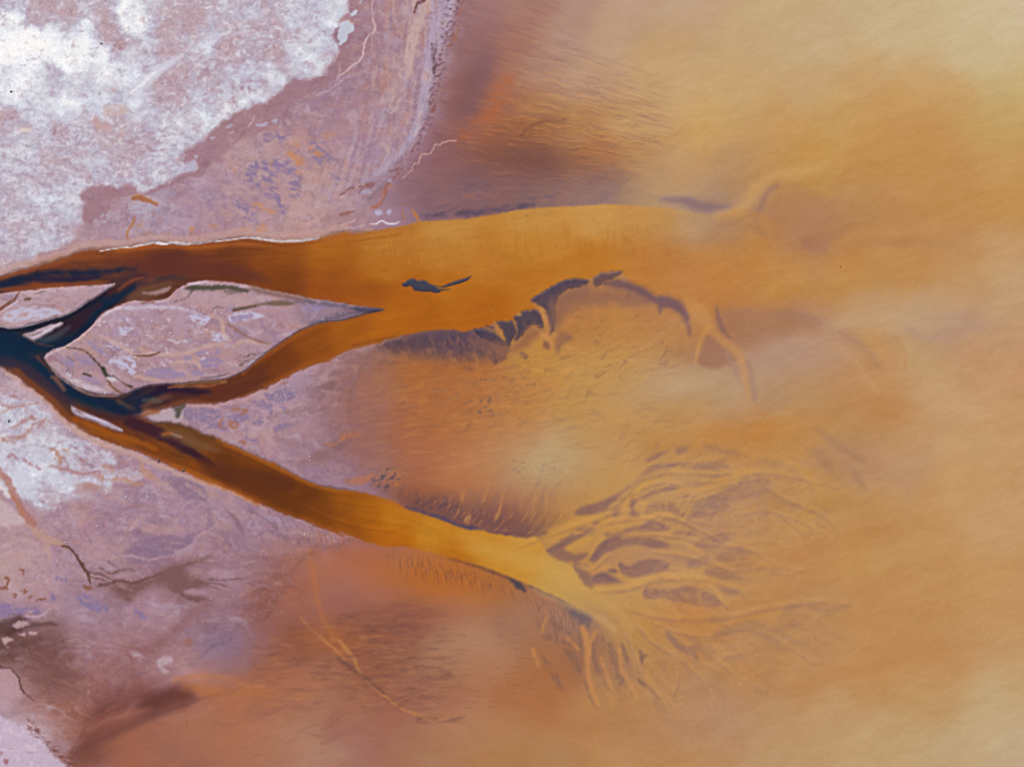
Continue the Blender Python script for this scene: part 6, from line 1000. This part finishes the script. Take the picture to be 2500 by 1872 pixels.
for k, q, l in ((6, '1030,80', 'dark water bird floating alone far out on the ochre lake'), (5, '1847,268', 'dark water bird on the drowned shelf below the arc of mud banks'), (5, '980,333', 'dark water bird in the orange channel above the ragged mud banks'), (2, '1200,1385', 'dark water bird near the northern bank of the wide ochre channel'), (8, '540,240', 'dark water bird near the southern bank of the lower channel'), (8, '835,325', 'dark water bird farther down the southern bank of the lower channel')):
    (u, v), = S(k, q); o = dark if n_ == 0 else dark.copy()
    if n_: scene.collection.objects.link(o)
    n_ += 1; o.location = at(u, v, -.1); o.rotation_euler = (0, 0, rnd.uniform(0, 6.28)); o.scale = (.75,) * 3; tag(o, l, 'bird', 'dark birds on the water')
# snags: bleached-dark driftwood with forked branches
M_WOOD = plain('weathered_wood', (.1, .09, .095), .85, .4)
def snag(u, v, ang, size, label):
    root = bpy.data.objects.new('driftwood_snag', None); scene.collection.objects.link(root)
    root.location = at(u, v, ground_z(u, v)); root.rotation_euler = (0, 0, math.radians(ang)); tag(root, label, 'driftwood', 'driftwood snags by the lower channel')
    bm = bmesh.new(); tube(bm, [(-size, 0, .05), (-size * .4, .1 * size, .16), (size * .3, -.05 * size, .22), (size, .12 * size, .3)], [.22, .2, .14, .05], 8); done('trunk', bm, M_WOOD, root)
    for k, (s, w) in enumerate(((-.2, .75), (.25, -.6), (.5, .45))):
        bm = bmesh.new(); tube(bm, [(s * size, 0, .18), (s * size + .25 * size, w * .5 * size, .35), (s * size + .4 * size, w * size, .3)], [.12, .09, .03], 6); done('branch', bm, M_WOOD, root)
for k, q, a, s, l in ((4, '1020,1326', 70, .8, 'dark snag standing out of the rusty shallows by the southern bank'), (4, '1178,1386', 40, .75, 'dark snag at the southern bank, farther downstream'), (14, '125,352', 50, .7, 'short black snag lying on the pale salt flat near the western edge')):
    (u, v), = S(k, q); snag(u, v, a, s, l)
# low salt bushes: woody stems under clumps of small leaves
M_LEAF = plain('saltbush_leaf', (.07, .08, .075), .8, .4)
def bush(u, v, r, label):
    root = bpy.data.objects.new('salt_bush', None); scene.collection.objects.link(root); root.location = at(u, v, ground_z(u, v)); tag(root, label, 'shrub', 'salt bushes on the crust')
    bm = bmesh.new(); q = random.Random(int(u))
    for k in range(7):
        a = q.uniform(0, 6.28); tube(bm, [(0, 0, -.05), (math.cos(a) * r * .4, math.sin(a) * r * .4, .3 * r), (math.cos(a) * r * .75, math.sin(a) * r * .75, .5 * r)], [.05, .035, .015], 5)
    done('stem', bm, M_WOOD, root); bm = bmesh.new()
    for k in range(420):
        a = q.uniform(0, 6.28); rr = r * math.sqrt(q.random()) * q.uniform(.7, 1.1); z = q.uniform(.15, .62) * r * (1.15 - rr / r * .6); c = Vector((math.cos(a) * rr * 1.2, math.sin(a) * rr * .8, z))
        d = Vector((q.uniform(-1, 1), q.uniform(-1, 1), q.uniform(-.4, .8))).normalized() * .1; e = d.cross(Vector((q.uniform(-1, 1), q.uniform(-1, 1), q.uniform(-1, 1)))).normalized() * .045
        bm.faces.new([bm.verts.new(c - d), bm.verts.new(c + e), bm.verts.new(c + d), bm.verts.new(c - e)])
    done('foliage', bm, M_LEAF, root, False)
for k, q, r, l in ((11, '120,955', .4, 'small dark bush on bright white salt near the western edge'), (11, '1055,458', .35, 'small grey bush at the pink margin of the bright salt')):
    (u, v), = S(k, q); bush(u, v, r, l)
